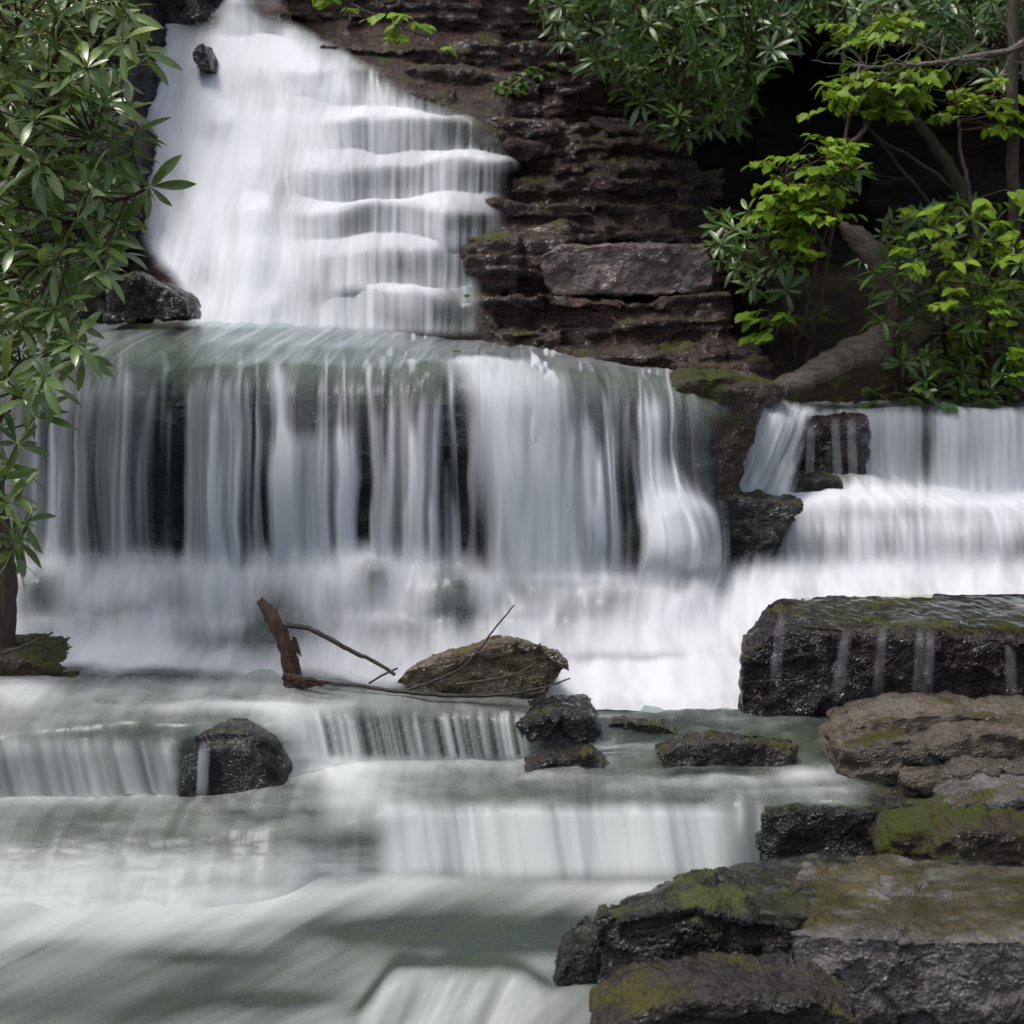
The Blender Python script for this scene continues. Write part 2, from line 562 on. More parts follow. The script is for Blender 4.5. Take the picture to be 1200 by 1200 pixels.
def veil(name, rows, foam, mat, fade=None, nu=300, nv=100, su=6, sv=2, off=0.025, rel=0.015, ruv=0.0, seed=3, along=0.6, across=9.0, parent=None, skew=0.0, bumps=()):
    global LASTUV, LASTN
    """A body of running water over its bed; foam(x, y, u, v) is how aerated it is."""
    x, y, d = loft(rows, nu, nv, su, sv)
    G = P(x, y, d)
    n = grid_norm(G)
    u = np.linspace(0, 1, nu)[None] + 0 * x
    v = np.linspace(0, 1, nv)[:, None] + 0 * x
    ds = np.linalg.norm(np.diff(G, axis=0), axis=-1).mean(1)
    vm = np.concatenate([[0], np.cumsum(ds)])[:, None] + 0 * x
    U = G[..., 0] + skew * vm
    V = vm
    if ruv:
        c, s_ = math.cos(ruv), math.sin(ruv)
        gx, gy = G[..., 0], G[..., 1]
        U, V = c * gx - s_ * gy, s_ * gx + c * gy
    fl = n2(U * across, V * along * 2, 3, seed)
    LASTUV = (U, V)
    LASTN = n
    fo = np.clip(foam(x, y, u, v), 0, 1.25)
    thick = off + rel * 2 * fl + 0.02 * np.clip(fo, 0, 1)
    for cx, cy, rx, ry, hh in bumps:
        thick = thick + hh * blob(x, y, cx, cy, rx, ry)
    G = G + n * thick[..., None]
    me = fast_mesh(name, G.reshape(-1, 3), grid_quads(nv, nu))
    uvl = me.uv_layers.new(name='UVMap')
    li = np.empty(len(me.loops), np.int32)
    me.loops.foreach_get('vertex_index', li)
    uv = np.stack([U.ravel(), V.ravel()], -1)[li]
    uvl.data.foreach_set('uv', uv.astype(np.float32).ravel())
    attr(me, 'foam', fo)
    fa = np.ones_like(x) if fade is None else np.clip(fade(x, y, u, v), 0, 1)
    attr(me, 'fade', fa)
    return link(name, me, mat, parent)


def blob(x, y, cx, cy, rx, ry):
    return np.exp(-(((x - cx) / rx) ** 2 + ((y - cy) / ry) ** 2))


# ================================================================== TERRAIN
def terrain():
    nx, ny = 160, 190
    X = np.linspace(-30, 30, nx)
    X = np.sign(X) * np.abs(X / 30) ** 1.6 * 30
    Y = np.concatenate([np.linspace(-14, 3, 20), np.linspace(3.1, 14, 130), np.linspace(14.3, 60, 40)])
    gx, gy = np.meshgrid(X, Y)
    prof_y = [-14, 2, 4.5, 4.7, 5.1, 5.5, 6.6, 7.3, 7.7, 8.4, 9.0, 10.9, 12, 14, 20, 60]
    prof_z = [-2.9, -2.5, -2.45, -2.3, -2.1, -2.05, -1.95, -1.7, -1.2, -0.85, -0.35, 1.1, 1.6, 3.6, 8, 22]
    z = np.interp(gy, prof_y, prof_z)
    bank = sm(2.6, 6, gx) * sm(2, 8, gy) * 1.2 + sm(2.3, 6, -gx) * sm(2, 8, gy) * 1.6 + sm(8, 26, np.abs(gx)) * 7
    rightb = sm(1.2, 2.0, gx) * (sm(7.6, 8.2, gy) - sm(8.6, 10.5, gy)) * 0.05
    z = z + bank + rightb + CAMZ
    # the shady pocket under the right bank
    pocket = sm(1.0, 1.5, gx) * (1 - sm(11.6, 13.0, gy)) * sm(8.0, 8.4, gy)
    z = z * (1 - pocket) + pocket * np.minimum(z, CAMZ - 0.66 + 0.25 * (gy - 8.2))
    z = z + 0.35 * n2(gx * 0.7, gy * 0.7, 4, 21) * sm(8, 11, gy + np.abs(gx)) + 0.06 * n2(gx * 4, gy * 4, 3, 22)
    G = np.stack([gx, gy, z], -1)
    G = G[::-1]
    o = link('terrain', fast_mesh('terrain', G.reshape(-1, 3), grid_quads(len(Y), nx)), M_SOIL)
    struct(o)


terrain()

# ------------------------------------------------------------------ bedrock under the stream
def wavy(rows, amp_y, amp_d, wl, seed, pairs=None, nx=40):
    out = []
    for k, r in enumerate(rows):
        r = np.array(r, float)
        xx = np.linspace(r[0, 0], r[-1, 0], nx)
        yy, dd = np.interp(xx, r[:, 0], r[:, 1]), np.interp(xx, r[:, 0], r[:, 2])
        g = seed + 13 * (pairs[k] if pairs else k)
        yy = yy + amp_y * 2 * n2(xx / wl, 0 * xx, 3, g)
        dd = dd + amp_d * 2 * n2(xx / wl + 40, 0 * xx, 3, g)
        out.append(list(zip(xx, yy, dd)))
    return out


UP = [  # upper falls, ledge by ledge: lip and foot
    [(120, -40, 11.3), (200, -40, 11.3), (290, -40, 11.3), (400, -40, 11.3), (620, -40, 11.3)],
    [(120, 20, 10.5), (200, 15, 10.6), (290, 8, 10.5), (400, 25, 10.5), (620, 60, 10.4)],
    [(120, 70, 10.4), (260, 62, 10.4), (330, 60, 10.35), (450, 70, 10.3), (620, 100, 10.3)],
    [(120, 95, 10.1), (250, 88, 10.1), (330, 92, 10.0), (440, 96, 10.0), (620, 115, 9.95)],
    [(120, 140, 9.98), (250, 140, 9.98), (330, 138, 9.9), (440, 138, 9.88), (620, 142, 9.85)],
    [(120, 152, 9.7), (250, 150, 9.7), (400, 148, 9.62), (500, 146, 9.6), (560, 150, 9.62), (620, 178, 9.6)],
    [(120, 190, 9.62), (250, 190, 9.62), (400, 191, 9.56), (500, 190, 9.54), (560, 190, 9.55), (620, 194, 9.56)],
    [(120, 200, 9.4), (250, 198, 9.38), (400, 198, 9.3), (500, 196, 9.3), (560, 200, 9.32), (620, 206, 9.35)],
    [(120, 243, 9.32), (250, 244, 9.3), (400, 242, 9.24), (500, 240, 9.23), (560, 241, 9.25), (620, 243, 9.28)],
    [(120, 250, 9.1), (250, 250, 9.06), (400, 248, 9.0), (500, 246, 9.0), (560, 247, 9.0), (620, 248, 9.1)],
    [(120, 286, 9.02), (250, 288, 8.98), (400, 285, 8.94), (500, 284, 8.93), (560, 282, 8.95), (620, 284, 9.0)],
    [(120, 294, 8.8), (250, 298, 8.76), (400, 294, 8.74), (500, 292, 8.74), (560, 294, 8.76), (620, 296, 8.9)],
    [(120, 340, 8.6), (250, 340, 8.6), (400, 342, 8.62), (500, 342, 8.64), (560, 342, 8.66), (620, 342, 8.8)],
    [(120, 350, 8.5), (250, 352, 8.48), (400, 350, 8.48), (500, 347, 8.48), (560, 347, 8.52), (620, 350, 8.7)],
    [(120, 400, 8.3), (250, 398, 8.3), (400, 400, 8.32), (500, 402, 8.35), (560, 405, 8.4), (620, 410, 8.6)],
]
UP = [r[:-1] + [(592, float(np.interp(592, [p[0] for p in r], [p[1] for p in r])), float(np.interp(592, [p[0] for p in r], [p[2] for p in r]))), (630, r[-1][1], r[-1][2] + 0.7)] for r in UP]
_a = np.array([[p[1:] for p in r[:2]] for r in UP], float)
_s = gsm(_a, 1.6, 0)
_w = np.array([0.95, 0.6])[None, :, None]
_a = _a * (1 - _w) + _s * _w
UP = [[(r[0][0], *_a[k, 0]), (r[1][0], *_a[k, 1])] + r[2:] for k, r in enumerate(UP)]
UP = wavy(UP, 15, 0.2, 90, 311, [0, 1, 1, 2, 2, 3, 3, 4, 4, 5, 5, 6, 6, 7, 7])
_a = np.array(UP)
_s = gsm(_a, 2.2, 0)
_k = np.arange(len(UP))[:, None] // 2 + 0 * _a[..., 0]
_w = np.clip(sm(455, 300, _a[..., 0]) * 0.75 + 2.6 * n2(_a[..., 0] / 45, _k * 3.7, 2, 333) , 0, 0.95)[..., None]
UP = (_a * (1 - _w) + _s * _w).tolist()
bed_loft('bedrock_ledges', UP, M_CLIFF, nu=220, nv=260, su=4, sv=1.2, amp=0.035, freq=4.5, seed=31)

MAIN = [
    [(-90, 397, 8.3), (240, 378, 8.4), (400, 386, 8.5), (560, 404, 8.4), (700, 427, 8.2), (800, 440, 8.0), (905, 462, 7.8)],
    [(-90, 425, 7.2), (240, 408, 7.3), (400, 412, 7.3), (560, 418, 7.3), (700, 432, 7.3), (800, 449, 7.2), (895, 472, 7.3)],
    [(-90, 452, 6.68), (100, 448, 6.68), (240, 436, 6.68), (330, 434, 6.7), (430, 438, 6.68), (540, 434, 6.66), (640, 438, 6.68), (720, 452, 6.75), (800, 472, 6.85), (872, 486, 7.0)],
    [(-90, 485, 6.68), (100, 482, 6.66), (240, 474, 6.66), (330, 474, 6.68), (430, 474, 6.66), (540, 474, 6.66), (640, 478, 6.68), (720, 490, 6.75), (800, 510, 6.85), (858, 520, 7.02)],
    [(-90, 580, 6.74), (240, 580, 6.74), (430, 580, 6.72), (560, 580, 6.7), (640, 580, 6.7), (720, 590, 6.74), (800, 600, 6.82), (835, 600, 6.95)],
    [(-90, 720, 6.7), (240, 720, 6.7), (430, 720, 6.68), (560, 720, 6.66), (640, 720, 6.66), (720, 720, 6.7), (800, 720, 6.78), (835, 720, 6.9)],
]
bed_loft('bedrock_lip', MAIN[:4], M_LIP, nu=360, nv=90, su=8, sv=3, amp=0.035, freq=3.6, seed=41)
bed_loft('bedrock_wall', [MAIN[3]] + MAIN[4:], M_BED, nu=360, nv=110, su=6, sv=1.5, amp=0.09, freq=4.2, seed=43, zs=2.0, fine=0.014, bumps=[(780, 650, 46, 52, .16), (345, 570, 34, 80, .05)])

RIGHT = [
    [(800, 462, 9.1), (1000, 470, 9.1), (1300, 470, 9.1)],
    [(830, 494, 7.9), (880, 490, 7.95), (930, 486, 7.98), (1010, 486, 7.98), (1090, 481, 7.95), (1150, 488, 7.85), (1300, 486, 7.85)],
    [(825, 545, 7.8), (880, 545, 7.85), (930, 550, 7.9), (1010, 555, 7.92), (1090, 578, 7.88), (1150, 590, 7.78), (1300, 582, 7.78)],
    [(815, 575, 7.6), (880, 572, 7.62), (930, 566, 7.64), (1010, 572, 7.66), (1090, 590, 7.62), (1150, 596, 7.6), (1300, 594, 7.6)],
    [(815, 600, 7.3), (880, 604, 7.3), (930, 604, 7.3), (1010, 600, 7.26), (1090, 602, 7.2), (1150, 606, 7.16), (1300, 606, 7.12)],
    [(815, 640, 7.2), (880, 640, 7.2), (930, 640, 7.16), (1010, 632, 7.1), (1090, 634, 7.06), (1150, 634, 7.02), (1300, 634, 7.0)],
    [(815, 690, 7.1), (880, 690, 7.08), (930, 690, 7.04), (1010, 690, 6.96), (1090, 690, 6.94), (1150, 690, 6.92), (1300, 690, 6.9)],
]
RIGHT = wavy(RIGHT, 6, 0.06, 50, 800, [0, 1, 1, 2, 3, 3, 4])
bed_loft('bedrock_side', RIGHT, M_BED, nu=180, nv=150, su=5, sv=2, amp=0.03, freq=5, seed=47)

_AX = [-90, 120, 300, 420, 600, 700, 800, 860, 1000, 1300]
_AY = [668, 666, 676, 662, 684, 680, 694, 678, 676, 676]
_L = [
    [(-90, 690, 6.22), (120, 690, 6.2), (300, 700, 6.2), (420, 688, 6.18), (600, 706, 6.2), (700, 702, 6.22), (800, 720, 6.3), (860, 712, 6.55), (1000, 702, 6.7), (1300, 702, 6.66)],
    [(-90, 745, 6.06), (120, 745, 6.06), (300, 750, 6.06), (420, 745, 6.04), (600, 752, 6.08), (700, 752, 6.08), (800, 765, 6.0), (860, 760, 6.1), (1000, 740, 6.25), (1300, 740, 6.25)],
    [(-90, 778, 5.82), (120, 780, 5.8), (300, 784, 5.8), (420, 784, 5.78), (600, 794, 5.74), (700, 798, 5.74), (800, 800, 5.74), (860, 800, 5.78), (1000, 780, 6.0), (1300, 780, 6.0)],
    [(-90, 814, 5.5), (120, 816, 5.47), (300, 820, 5.45), (420, 828, 5.42), (600, 848, 5.34), (700, 856, 5.36), (800, 858, 5.38), (860, 858, 5.4), (1000, 860, 5.45), (1300, 852, 5.55)],
]
_D0 = [6.36, 6.34, 6.34, 6.34, 6.3, 6.3, 6.46, 6.85, 6.93, 6.88]
APRON = [[(x, y - 36, d) for x, y, d in zip(_AX, _AY, _D0)], [(x, y + 2, d - 0.05) for x, y, d in zip(_AX, _AY, _D0)]] + _L
APRON_BED = [[(x, y + 30, d + 0.35) for x, y, d in zip(_AX, _AY, _D0)], [(x, y + 12, d + 0.02) for x, y, d in _L[0]]] + _L[1:]
BUMPS = [(335, 742, 44, 40, .10), (528, 712, 34, 34, .09), (715, 722, 44, 30, .05), (55, 705, 26, 28, .10), (436, 690, 20, 24, .08), (180, 720, 50, 40, .07), (615, 725, 26, 36, .03), (250, 700, 30, 30, .05), (790, 730, 40, 26, .03)]
bed_loft('bedrock_apron', APRON_BED, M_SUB, nu=340, nv=140, su=6, sv=8, amp=0.025, freq=3.5, seed=51, bumps=BUMPS)

SHELF = [
    [(-90, 784, 5.9), (300, 791, 5.86), (420, 799, 5.82), (600, 817, 5.74), (700, 826, 5.7), (800, 828, 5.7), (1000, 830, 5.74), (1300, 826, 5.84)],
    [(-90, 785, 5.62), (300, 792, 5.58), (420, 800, 5.54), (600, 818, 5.46), (700, 828, 5.46), (800, 830, 5.46), (1000, 832, 5.5), (1300, 828, 5.6)],
    [(-90, 822, 5.22), (300, 822, 5.26), (420, 822, 5.3), (600, 834, 5.28), (700, 842, 5.3), (800, 842, 5.32), (1000, 842, 5.36), (1300, 842, 5.4)],
    [(-90, 874, 4.9), (60, 856, 4.93), (150, 849, 4.95), (250, 852, 4.96), (330, 850, 5.02), (420, 838, 5.14), (600, 845, 5.16), (690, 848, 5.18), (800, 856, 5.2), (1000, 850, 5.28), (1300, 850, 5.3)],
    [(-90, 898, 4.84), (60, 880, 4.89), (150, 872, 4.91), (250, 876, 4.92), (330, 866, 4.98), (420, 856, 5.12), (600, 862, 5.13), (690, 866, 5.15), (800, 868, 5.1), (1000, 876, 5.14), (1300, 880, 5.1)],
    [(-90, 945, 4.84), (120, 942, 4.86), (250, 938, 4.88), (330, 920, 4.9), (420, 905, 5.04), (600, 895, 5.1), (690, 890, 5.1), (800, 895, 4.98), (1000, 905, 4.95), (1300, 905, 4.95)],
    [(-90, 955, 4.66), (120, 955, 4.66), (250, 950, 4.7), (330, 935, 4.72), (420, 925, 4.8), (600, 922, 4.85), (690, 918, 4.88), (800, 920, 4.82), (1000, 925, 4.8), (1300, 925, 4.8)],
    [(-90, 988, 4.48), (120, 984, 4.48), (250, 980, 4.5), (330, 972, 4.54), (420, 972, 4.58), (480, 948, 4.66), (600, 942, 4.68), (690, 942, 4.68), (800, 944, 4.68), (900, 944, 4.66), (1000, 942, 4.64), (1300, 942, 4.6)],
    [(-90, 1112, 4.14), (120, 1108, 4.16), (250, 1100, 4.18), (330, 1085, 4.28), (420, 1066, 4.5), (480, 1052, 4.5), (600, 1054, 4.5), (690, 1054, 4.5), (800, 1054, 4.5), (900, 1050, 4.56), (1000, 1050, 4.64), (1300, 1050, 4.6)],
]
SHELF = wavy(SHELF, 5, 0.05, 55, 500, [0, 1, 2, 3, 3, 3, 4, 5, 5])
bed_loft('bedrock_shelf', SHELF, M_GREY, nu=340, nv=200, su=6, sv=2.5, amp=0.025, freq=4, seed=55)

# ================================================================== WATER
# upper falls
UPW = [[(x, y, d - 0.03) for x, y, d in r] for r in UP]


def edge_up(y, right=True):
    ys = [-60, 0, 15, 40, 80, 115, 140, 175, 192, 206, 280, 300, 345, 420]
    xr = [275, 285, 300, 350, 425, 478, 540, 592, 605, 580, 575, 556, 552, 552]
    xl = [150, 160, 160, 158, 158, 160, 164, 166, 168, 170, 172, 178, 215, 235]
    return np.interp(y, ys, xr if right else xl)


def foam_up(x, y, u, v):
    f = 0.98 + 0.5 * n2(x / 34, y / 60, 4, 5)
    rise = sm(0.92, 0.3, LASTN[..., 2])
    wr = sm(300, 440, x + 60 * n2(x / 40, y / 30, 3, 15))
    thr = 0.62 + 1.1 * n2(x / 6, y / 300, 3, 6) + 0.5 * n2(x / 24, y / 40, 2, 16)
    f = f * (1 - wr * rise) + wr * rise * thr - 0.08 * wr * (1 - rise)
    for (cx, cy, rx, ry, a) in [(528, 168, 46, 20, .35), (575, 172, 18, 16, .2), (450, 218, 58, 20, .35), (330, 235, 19, 44, .5), (415, 264, 17, 18, .4), (540, 264, 17, 18, .4), (480, 318, 70, 20, .3), (525, 370, 26, 24, .5), (365, 240, 22, 30, .25),
                                (310, 105, 50, 14, .3), (350, 128, 60, 12, .25), (245, 160, 22, 14, .25), (240, 330, 22, 28, .3), (215, 230, 14, 40, .3), (365, 355, 40, 22, .3), (470, 378, 26, 16, .3), (275, 260, 12, 50, .2), (232, 18, 26, 40, .75)]:
        f = f - a * blob(x, y, cx, cy, rx, ry)
    er = edge_up(y)
    f = f - 0.5 * sm(-60, 0, x - er)
    return f


def fade_up(x, y, u, v):
    er, el = edge_up(y), edge_up(y, False)
    wob = 14 * n2(x / 22, y / 22, 3, 8)
    top = 1 - (1 - sm(-12, 22, y)) * (1 - sm(262, 284, x))
    gap = 1 - 0.9 * np.exp(-(((x - 240) / 26) ** 4)) * (1 - sm(24, 52, y))
    return sm(16, -12, x - er + wob) * sm(-12, 14, x - el + wob) * sm(400, 385, y) * np.minimum(gap, 0.35 + top)


o = veil('waterfall', UPW, foam_up, M_SIDE, fade_up, nu=340, nv=420, su=4, sv=2.0, off=0.03, rel=0.02, seed=61, across=7)
tag(o, 'tall white stepped waterfall at the top, tumbling over many thin ledges', 'waterfall', 'waterfalls of the stream')

# main curtain
MAINW = [
    MAIN[0], MAIN[1],
    [(x, y, d) for x, y, d in MAIN[2]],
    [(-90, 478, 6.55), (100, 474, 6.54), (240, 464, 6.54), (330, 462, 6.56), (430, 466, 6.54), (540, 464, 6.5), (640, 468, 6.52), (720, 482, 6.6), (800, 500, 6.7), (860, 512, 6.9)],
    [(-90, 560, 6.47), (240, 560, 6.46), (430, 560, 6.46), (560, 560, 6.42), (640, 560, 6.42), (720, 570, 6.5), (800, 580, 6.6), (845, 590, 6.8)],
    [(-90, 680, 6.44), (240, 692, 6.42), (430, 680, 6.42), (560, 700, 6.38), (640, 700, 6.38), (720, 705, 6.46), (800, 705, 6.52), (845, 700, 6.7)],
]
STREAMS = [  # x at lip, x at foot, half width, strength, start y
    (80, 72, 15, .42, 455), (105, 100, 11, .4, 450), (62, 62, 8, .3, 470), (150, 152, 7, .55, 440), (132, 134, 22, .22, 450), (180, 172, 7, .3, 455), (25, 25, 30, .3, 470),
    (226, 222, 7, .5, 455), (245, 240, 18, .36, 445), (268, 266, 9, .45, 448), (290, 290, 12, .15, 470), (255, 250, 5, .3, 480),
    (322, 340, 10, .75, 430), (335, 352, 24, .55, 505), (318, 330, 7, .35, 520), (366, 374, 14, .5, 505), (380, 384, 6, .35, 490), (400, 405, 12, .5, 500), (413, 412, 6, .4, 500),
    (440, 446, 9, .4, 480), (462, 458, 7, .6, 470), (480, 484, 10, .5, 468), (500, 497, 9, .55, 468), (516, 512, 6, .5, 466),
    (556, 552, 8, .25, 480), (545, 628, 14, .75, 428), (560, 590, 22, .42, 440), (600, 640, 30, .55, 432), (640, 665, 26, .42, 440),
    (678, 690, 10, .42, 490), (700, 718, 7, .45, 460), (690, 708, 12, .3, 520), (736, 742, 5, .25, 500),
    (760, 770, 14, .6, 470), (778, 795, 12, .35, 540), (752, 745, 8, .35, 570), (800, 812, 14, .35, 560), (815, 822, 7, .3, 590),
]


EXTRA = []
_r = random.Random(5)
for _q in range(70):
    _x = _r.uniform(45, 790)
    EXTRA.append((_x, _x + _r.uniform(-5, 10), _r.uniform(2, 6), _r.uniform(.12, .4), _r.choice([420, 440, 470, 500, 540, 580])))


def foam_main(x, y, u, v):
    t = sm(440, 690, y)
    x = x + 10 * n2(x / 60, y / 90, 3, 19)
    f = 0.07 + 0.26 * n2(x / 8, y / 400, 3, 7) + 0.12 * n2(x / 40, y / 200, 2, 9)
    below = sm(425, 475, y)
    f = f * (0.4 + 0.6 * below) + 0.05
    for x0, x1, wd, st, ys in STREAMS + EXTRA:
        xc = x0 + (x1 - x0) * np.sqrt(np.clip((y - ys) / (690 - ys), 0, 1))
        ww = wd * (0.7 + 0.25 * t) * (1 + 0.25 * n2(y / 60, 0 * y + x0, 2, 3))
        f = f + 1.0 * st * np.exp(-np.abs((x - xc) / ww) ** 2.0) * sm(ys - 10, ys + 26, y + 10 * n2(x / 5, 0 * x, 2, 4))
    for cx, cy, rx, ry, a in [(203, 590, 16, 140, .5), (300, 610, 22, 60, .22), (535, 560, 13, 90, .5), (560, 640, 16, 60, .35), (426, 610, 10, 70, .3), (732, 610, 11, 80, .35), (120, 600, 14, 70, .12)]:
        f = f - a * blob(x, y, cx, cy, rx, ry)
    # tufts of white where the sheet breaks over knobs on the lip
    tf = sm(0.12, 0.26, n2(x / 9, y / 20, 2, 77)) * sm(385, 400, y) * sm(470, 440, y) * sm(380, 560, x)
    f = f + 0.55 * tf
    f = f + 0.5 * np.exp(-((y - 588 - ((x - 780) / 30) ** 2 * 8) / 12) ** 2) * np.exp(-((x - 780) / 44) ** 4)
    f = f + 0.30 * sm(620, 680, y + 12 * n2(x / 20, 0 * x, 2, 12))
    return f


def fade_main(x, y, u, v):
    e = 1 - sm(800, 846, x - 26 * n2(y / 30, x / 8, 3, 14) - 20 * sm(560, 640, y)) * sm(470, 500, y)
    e2 = 1 - sm(800, 835, x + 0 * y) * sm(500, 455, y)
    return e * e2 * sm(700, 672, y + 10 * n2(x / 18, 0 * x, 2, 15)) * sm(-88, -60, x)


MB = [(345, 560, 34, 80, .10), (490, 565, 45, 100, .07), (150, 560, 50, 120, .07), (780, 640, 46, 52, .20), (620, 520, 50, 80, .10), (690, 610, 24, 70, .07), (250, 600, 30, 90, .05), (425, 600, 14, 80, -.06), (203, 600, 16, 120, -.08), (535, 580, 14, 100, -.08)]
MAINW = MAINW[:2] + wavy(MAINW[2:], 7, 0.06, 40, 700, [0, 0, 1, 2])
MAINW[:2] = wavy(MAINW[:2], 2, 0.02, 80, 720)
o = veil('waterfall', MAINW, foam_main, M_FALL, fade_main, nu=640, nv=170, su=8, sv=4, off=0.02, rel=0.02, seed=63, across=11, along=0.25, bumps=MB)
tag(o, 'wide curtain waterfall across the middle, falling in thin white threads from a green ledge', 'waterfall', 'waterfalls of the stream')

# second lighter layer: the thick plume thrown clear of the wall
PL = [
    [(500, 428, 6.75), (560, 424, 6.75), (640, 428, 6.75)],
    [(505, 436, 6.6), (570, 430, 6.58), (650, 440, 6.6)],
    [(530, 470, 6.42), (600, 470, 6.4), (672, 480, 6.42)],
    [(550, 560, 6.3), (615, 560, 6.28), (690, 560, 6.32)],
    [(565, 705, 6.22), (630, 710, 6.2), (720, 710, 6.24)],
]
o2 = veil('plume', PL, lambda x, y, u, v: 0.5 + 0.3 * np.sin(np.pi * u) + 0.35 * n2(u * 9, v * 0.8, 3, 18) - 0.15 * v, M_FALL,
          lambda x, y, u, v: sm(0.0, 0.3, u) * sm(1.0, 0.62, u) * sm(0, 0.1, v) * sm(1, 0.88, v) * 0.75, nu=120, nv=120, su=4, sv=5, off=0.02, rel=0.02, seed=64)
o2.parent = o

# right-hand cascade
RW = [[(x, y, d - 0.03) for x, y, d in r] for r in RIGHT]


def foam_r(x, y, u, v):
    f = 0.78 + 0.55 * n2(x / 7, y / 150, 3, 24) + 0.15 * n2(x / 40, y / 40, 2, 25)
    f = f - 0.55 * sm(492, 480, y) + 0.35 * np.exp(-((y - 588) / 12) ** 2)
    for cx, cy, rx, ry, a in [(968, 518, 46, 30, 1.0), (945, 570, 30, 14, .8), (990, 568, 22, 14, .35), (1085, 522, 12, 46, .7), (1060, 530, 22, 40, .25),
                              (890, 535, 12, 30, .3), (960, 640, 10, 30, .4), (985, 645, 12, 28, .42), (1040, 640, 18, 26, .42), (1190, 648, 22, 22, .45), (1110, 640, 26, 26, .35), (1148, 640, 8, 30, .3), (1130, 535, 30, 30, .22), (945, 640, 10, 30, .25), (1060, 610, 120, 8, .2)]:
        f = f - a * blob(x, y, cx, cy, rx, ry)
    return f


def fade_r(x, y, u, v):
    el = np.interp(y, [462, 480, 500, 545, 590, 598, 612, 640, 672, 700], [955, 930, 876, 850, 838, 880, 930, 912, 895, 880])
    wob = 10 * n2(x / 12, y / 12, 2, 26)
    return sm(-8, 14, x - el + wob) * sm(700, 676, y)


o = veil('waterfall', RW, foam_r, M_SIDE, fade_r, nu=300, nv=170, su=5, sv=3, off=0.03, rel=0.02, seed=66)
tag(o, 'white two-step cascade on the right, pouring behind the big dark block', 'waterfall', 'waterfalls of the stream')

SPILL = [[(878, 472, 7.62), (920, 474, 7.6), (968, 482, 7.6)], [(868, 490, 7.42), (905, 494, 7.4), (945, 500, 7.45)], [(852, 530, 7.26), (890, 530, 7.26), (935, 545, 7.4)], [(838, 600, 7.1), (885, 600, 7.12), (925, 602, 7.24)]]
o2 = veil('side_spill', SPILL, lambda x, y, u, v: 0.55 + 1.1 * n2((x + 0.45 * (y - 480)) / 9, y / 90, 3, 27) + 0.3 * sm(0.7, 1, v), M_SIDE, lambda x, y, u, v: sm(0, 0.14, u) * sm(1, 0.8, u) * sm(0, 0.15, v) * sm(1, 0.9, v), nu=90, nv=90, su=3, sv=4, off=0.02, rel=0.02, seed=67)
o2.parent = o
for (xt, yt, xb, yb, wd) in [(978, 492, 981, 558, 2.6), (997, 492, 999, 558, 2), (951, 500, 948, 558, 1.6)]:
    rows = [[(xt + (xb - xt) * q - wd, yt - 6 + (yb - yt + 6) * q, 7.72 - 0.03 * min(1, q * 4)), (xt + (xb - xt) * q, yt - 6 + (yb - yt + 6) * q, 7.705 - 0.03 * min(1, q * 4)), (xt + (xb - xt) * q + wd, yt - 6 + (yb - yt + 6) * q, 7.72 - 0.03 * min(1, q * 4))] for q in np.linspace(0, 1, 5)]
    struct(veil('water_trickle', rows, lambda x, y, u, v: 0.5 + 0.6 * n2(u * 3, v * 2, 2, 81), M_FALL, lambda x, y, u, v: np.clip(np.sin(np.pi * u), 0, 1) ** 1.3 * sm(0, 0.25, v) * (0.4 + 0.6 * n2(u * 2, v * 5, 2, 83)), nu=14, nv=30, su=1, sv=2, off=0.01, rel=0.003))

# foam below the falls
AW = [[(x, y - 2, d - 0.02) for x, y, d in r] for r in APRON]


def foam_a(x, y, u, v):
    r = sm(640, 820, x)
    f = 0.70 + 0.22 * r + 0.42 * n2(x / 50, y / 60, 3, 31) + 0.46 * n2(x / 10, y / 140, 3, 32) * sm(675, 695, y) * sm(795, 765, y)
    for cx, cy, rx, ry, a in [(330, 742, 40, 44, .62), (300, 772, 70, 16, .45), (528, 702, 28, 46, .72), (540, 745, 26, 24, .4), (715, 720, 40, 26, .42), (55, 708, 20, 24, .62), (440, 690, 14, 20, .45), (618, 700, 18, 26, .4),
                              (230, 772, 44, 20, .35), (755, 790, 44, 5, .35), (690, 790, 30, 6, .3), (785, 705, 20, 16, .3), (130, 735, 30, 20, .3), (835, 705, 18, 14, .25), (460, 760, 40, 16, .3), (660, 735, 10, 26, .25), (205, 715, 24, 26, .25), (90, 750, 24, 12, .2), (400, 735, 16, 26, .2), (585, 720, 10, 30, .25)]:
        f = f - a * blob(x, y, cx, cy, rx, ry)
    f = f + 0.35 * blob(x, y, 175, 782, 100, 22) + 0.35 * blob(x, y, 760, 818, 130, 20) + 0.3 * blob(x, y, 140, 660, 220, 10) + 0.3 * blob(x, y, 680, 684, 70, 8)
    return f


o = veil('foaming_water', AW, foam_a, M_FOAM, lambda x, y, u, v: sm(0, 58, y - np.interp(x, _AX, _AY) + 34 + 44 * n2(x / 14, y / 90, 3, 33)) * sm(0, 0.06, v) * (1 - 0.85 * sm(0.87, 1.0, v + 0.08 * n2(x / 30, y / 12, 3, 34)) * sm(700, 600, x)), nu=460, nv=170, su=7, sv=10, off=0.07, rel=0.035, seed=68, across=6, along=0.9, bumps=BUMPS)
struct(o)

# shelf pools, small ledge falls
SWR = [[(x, y, d - 0.01) for x, y, d in r] for r in SHELF]


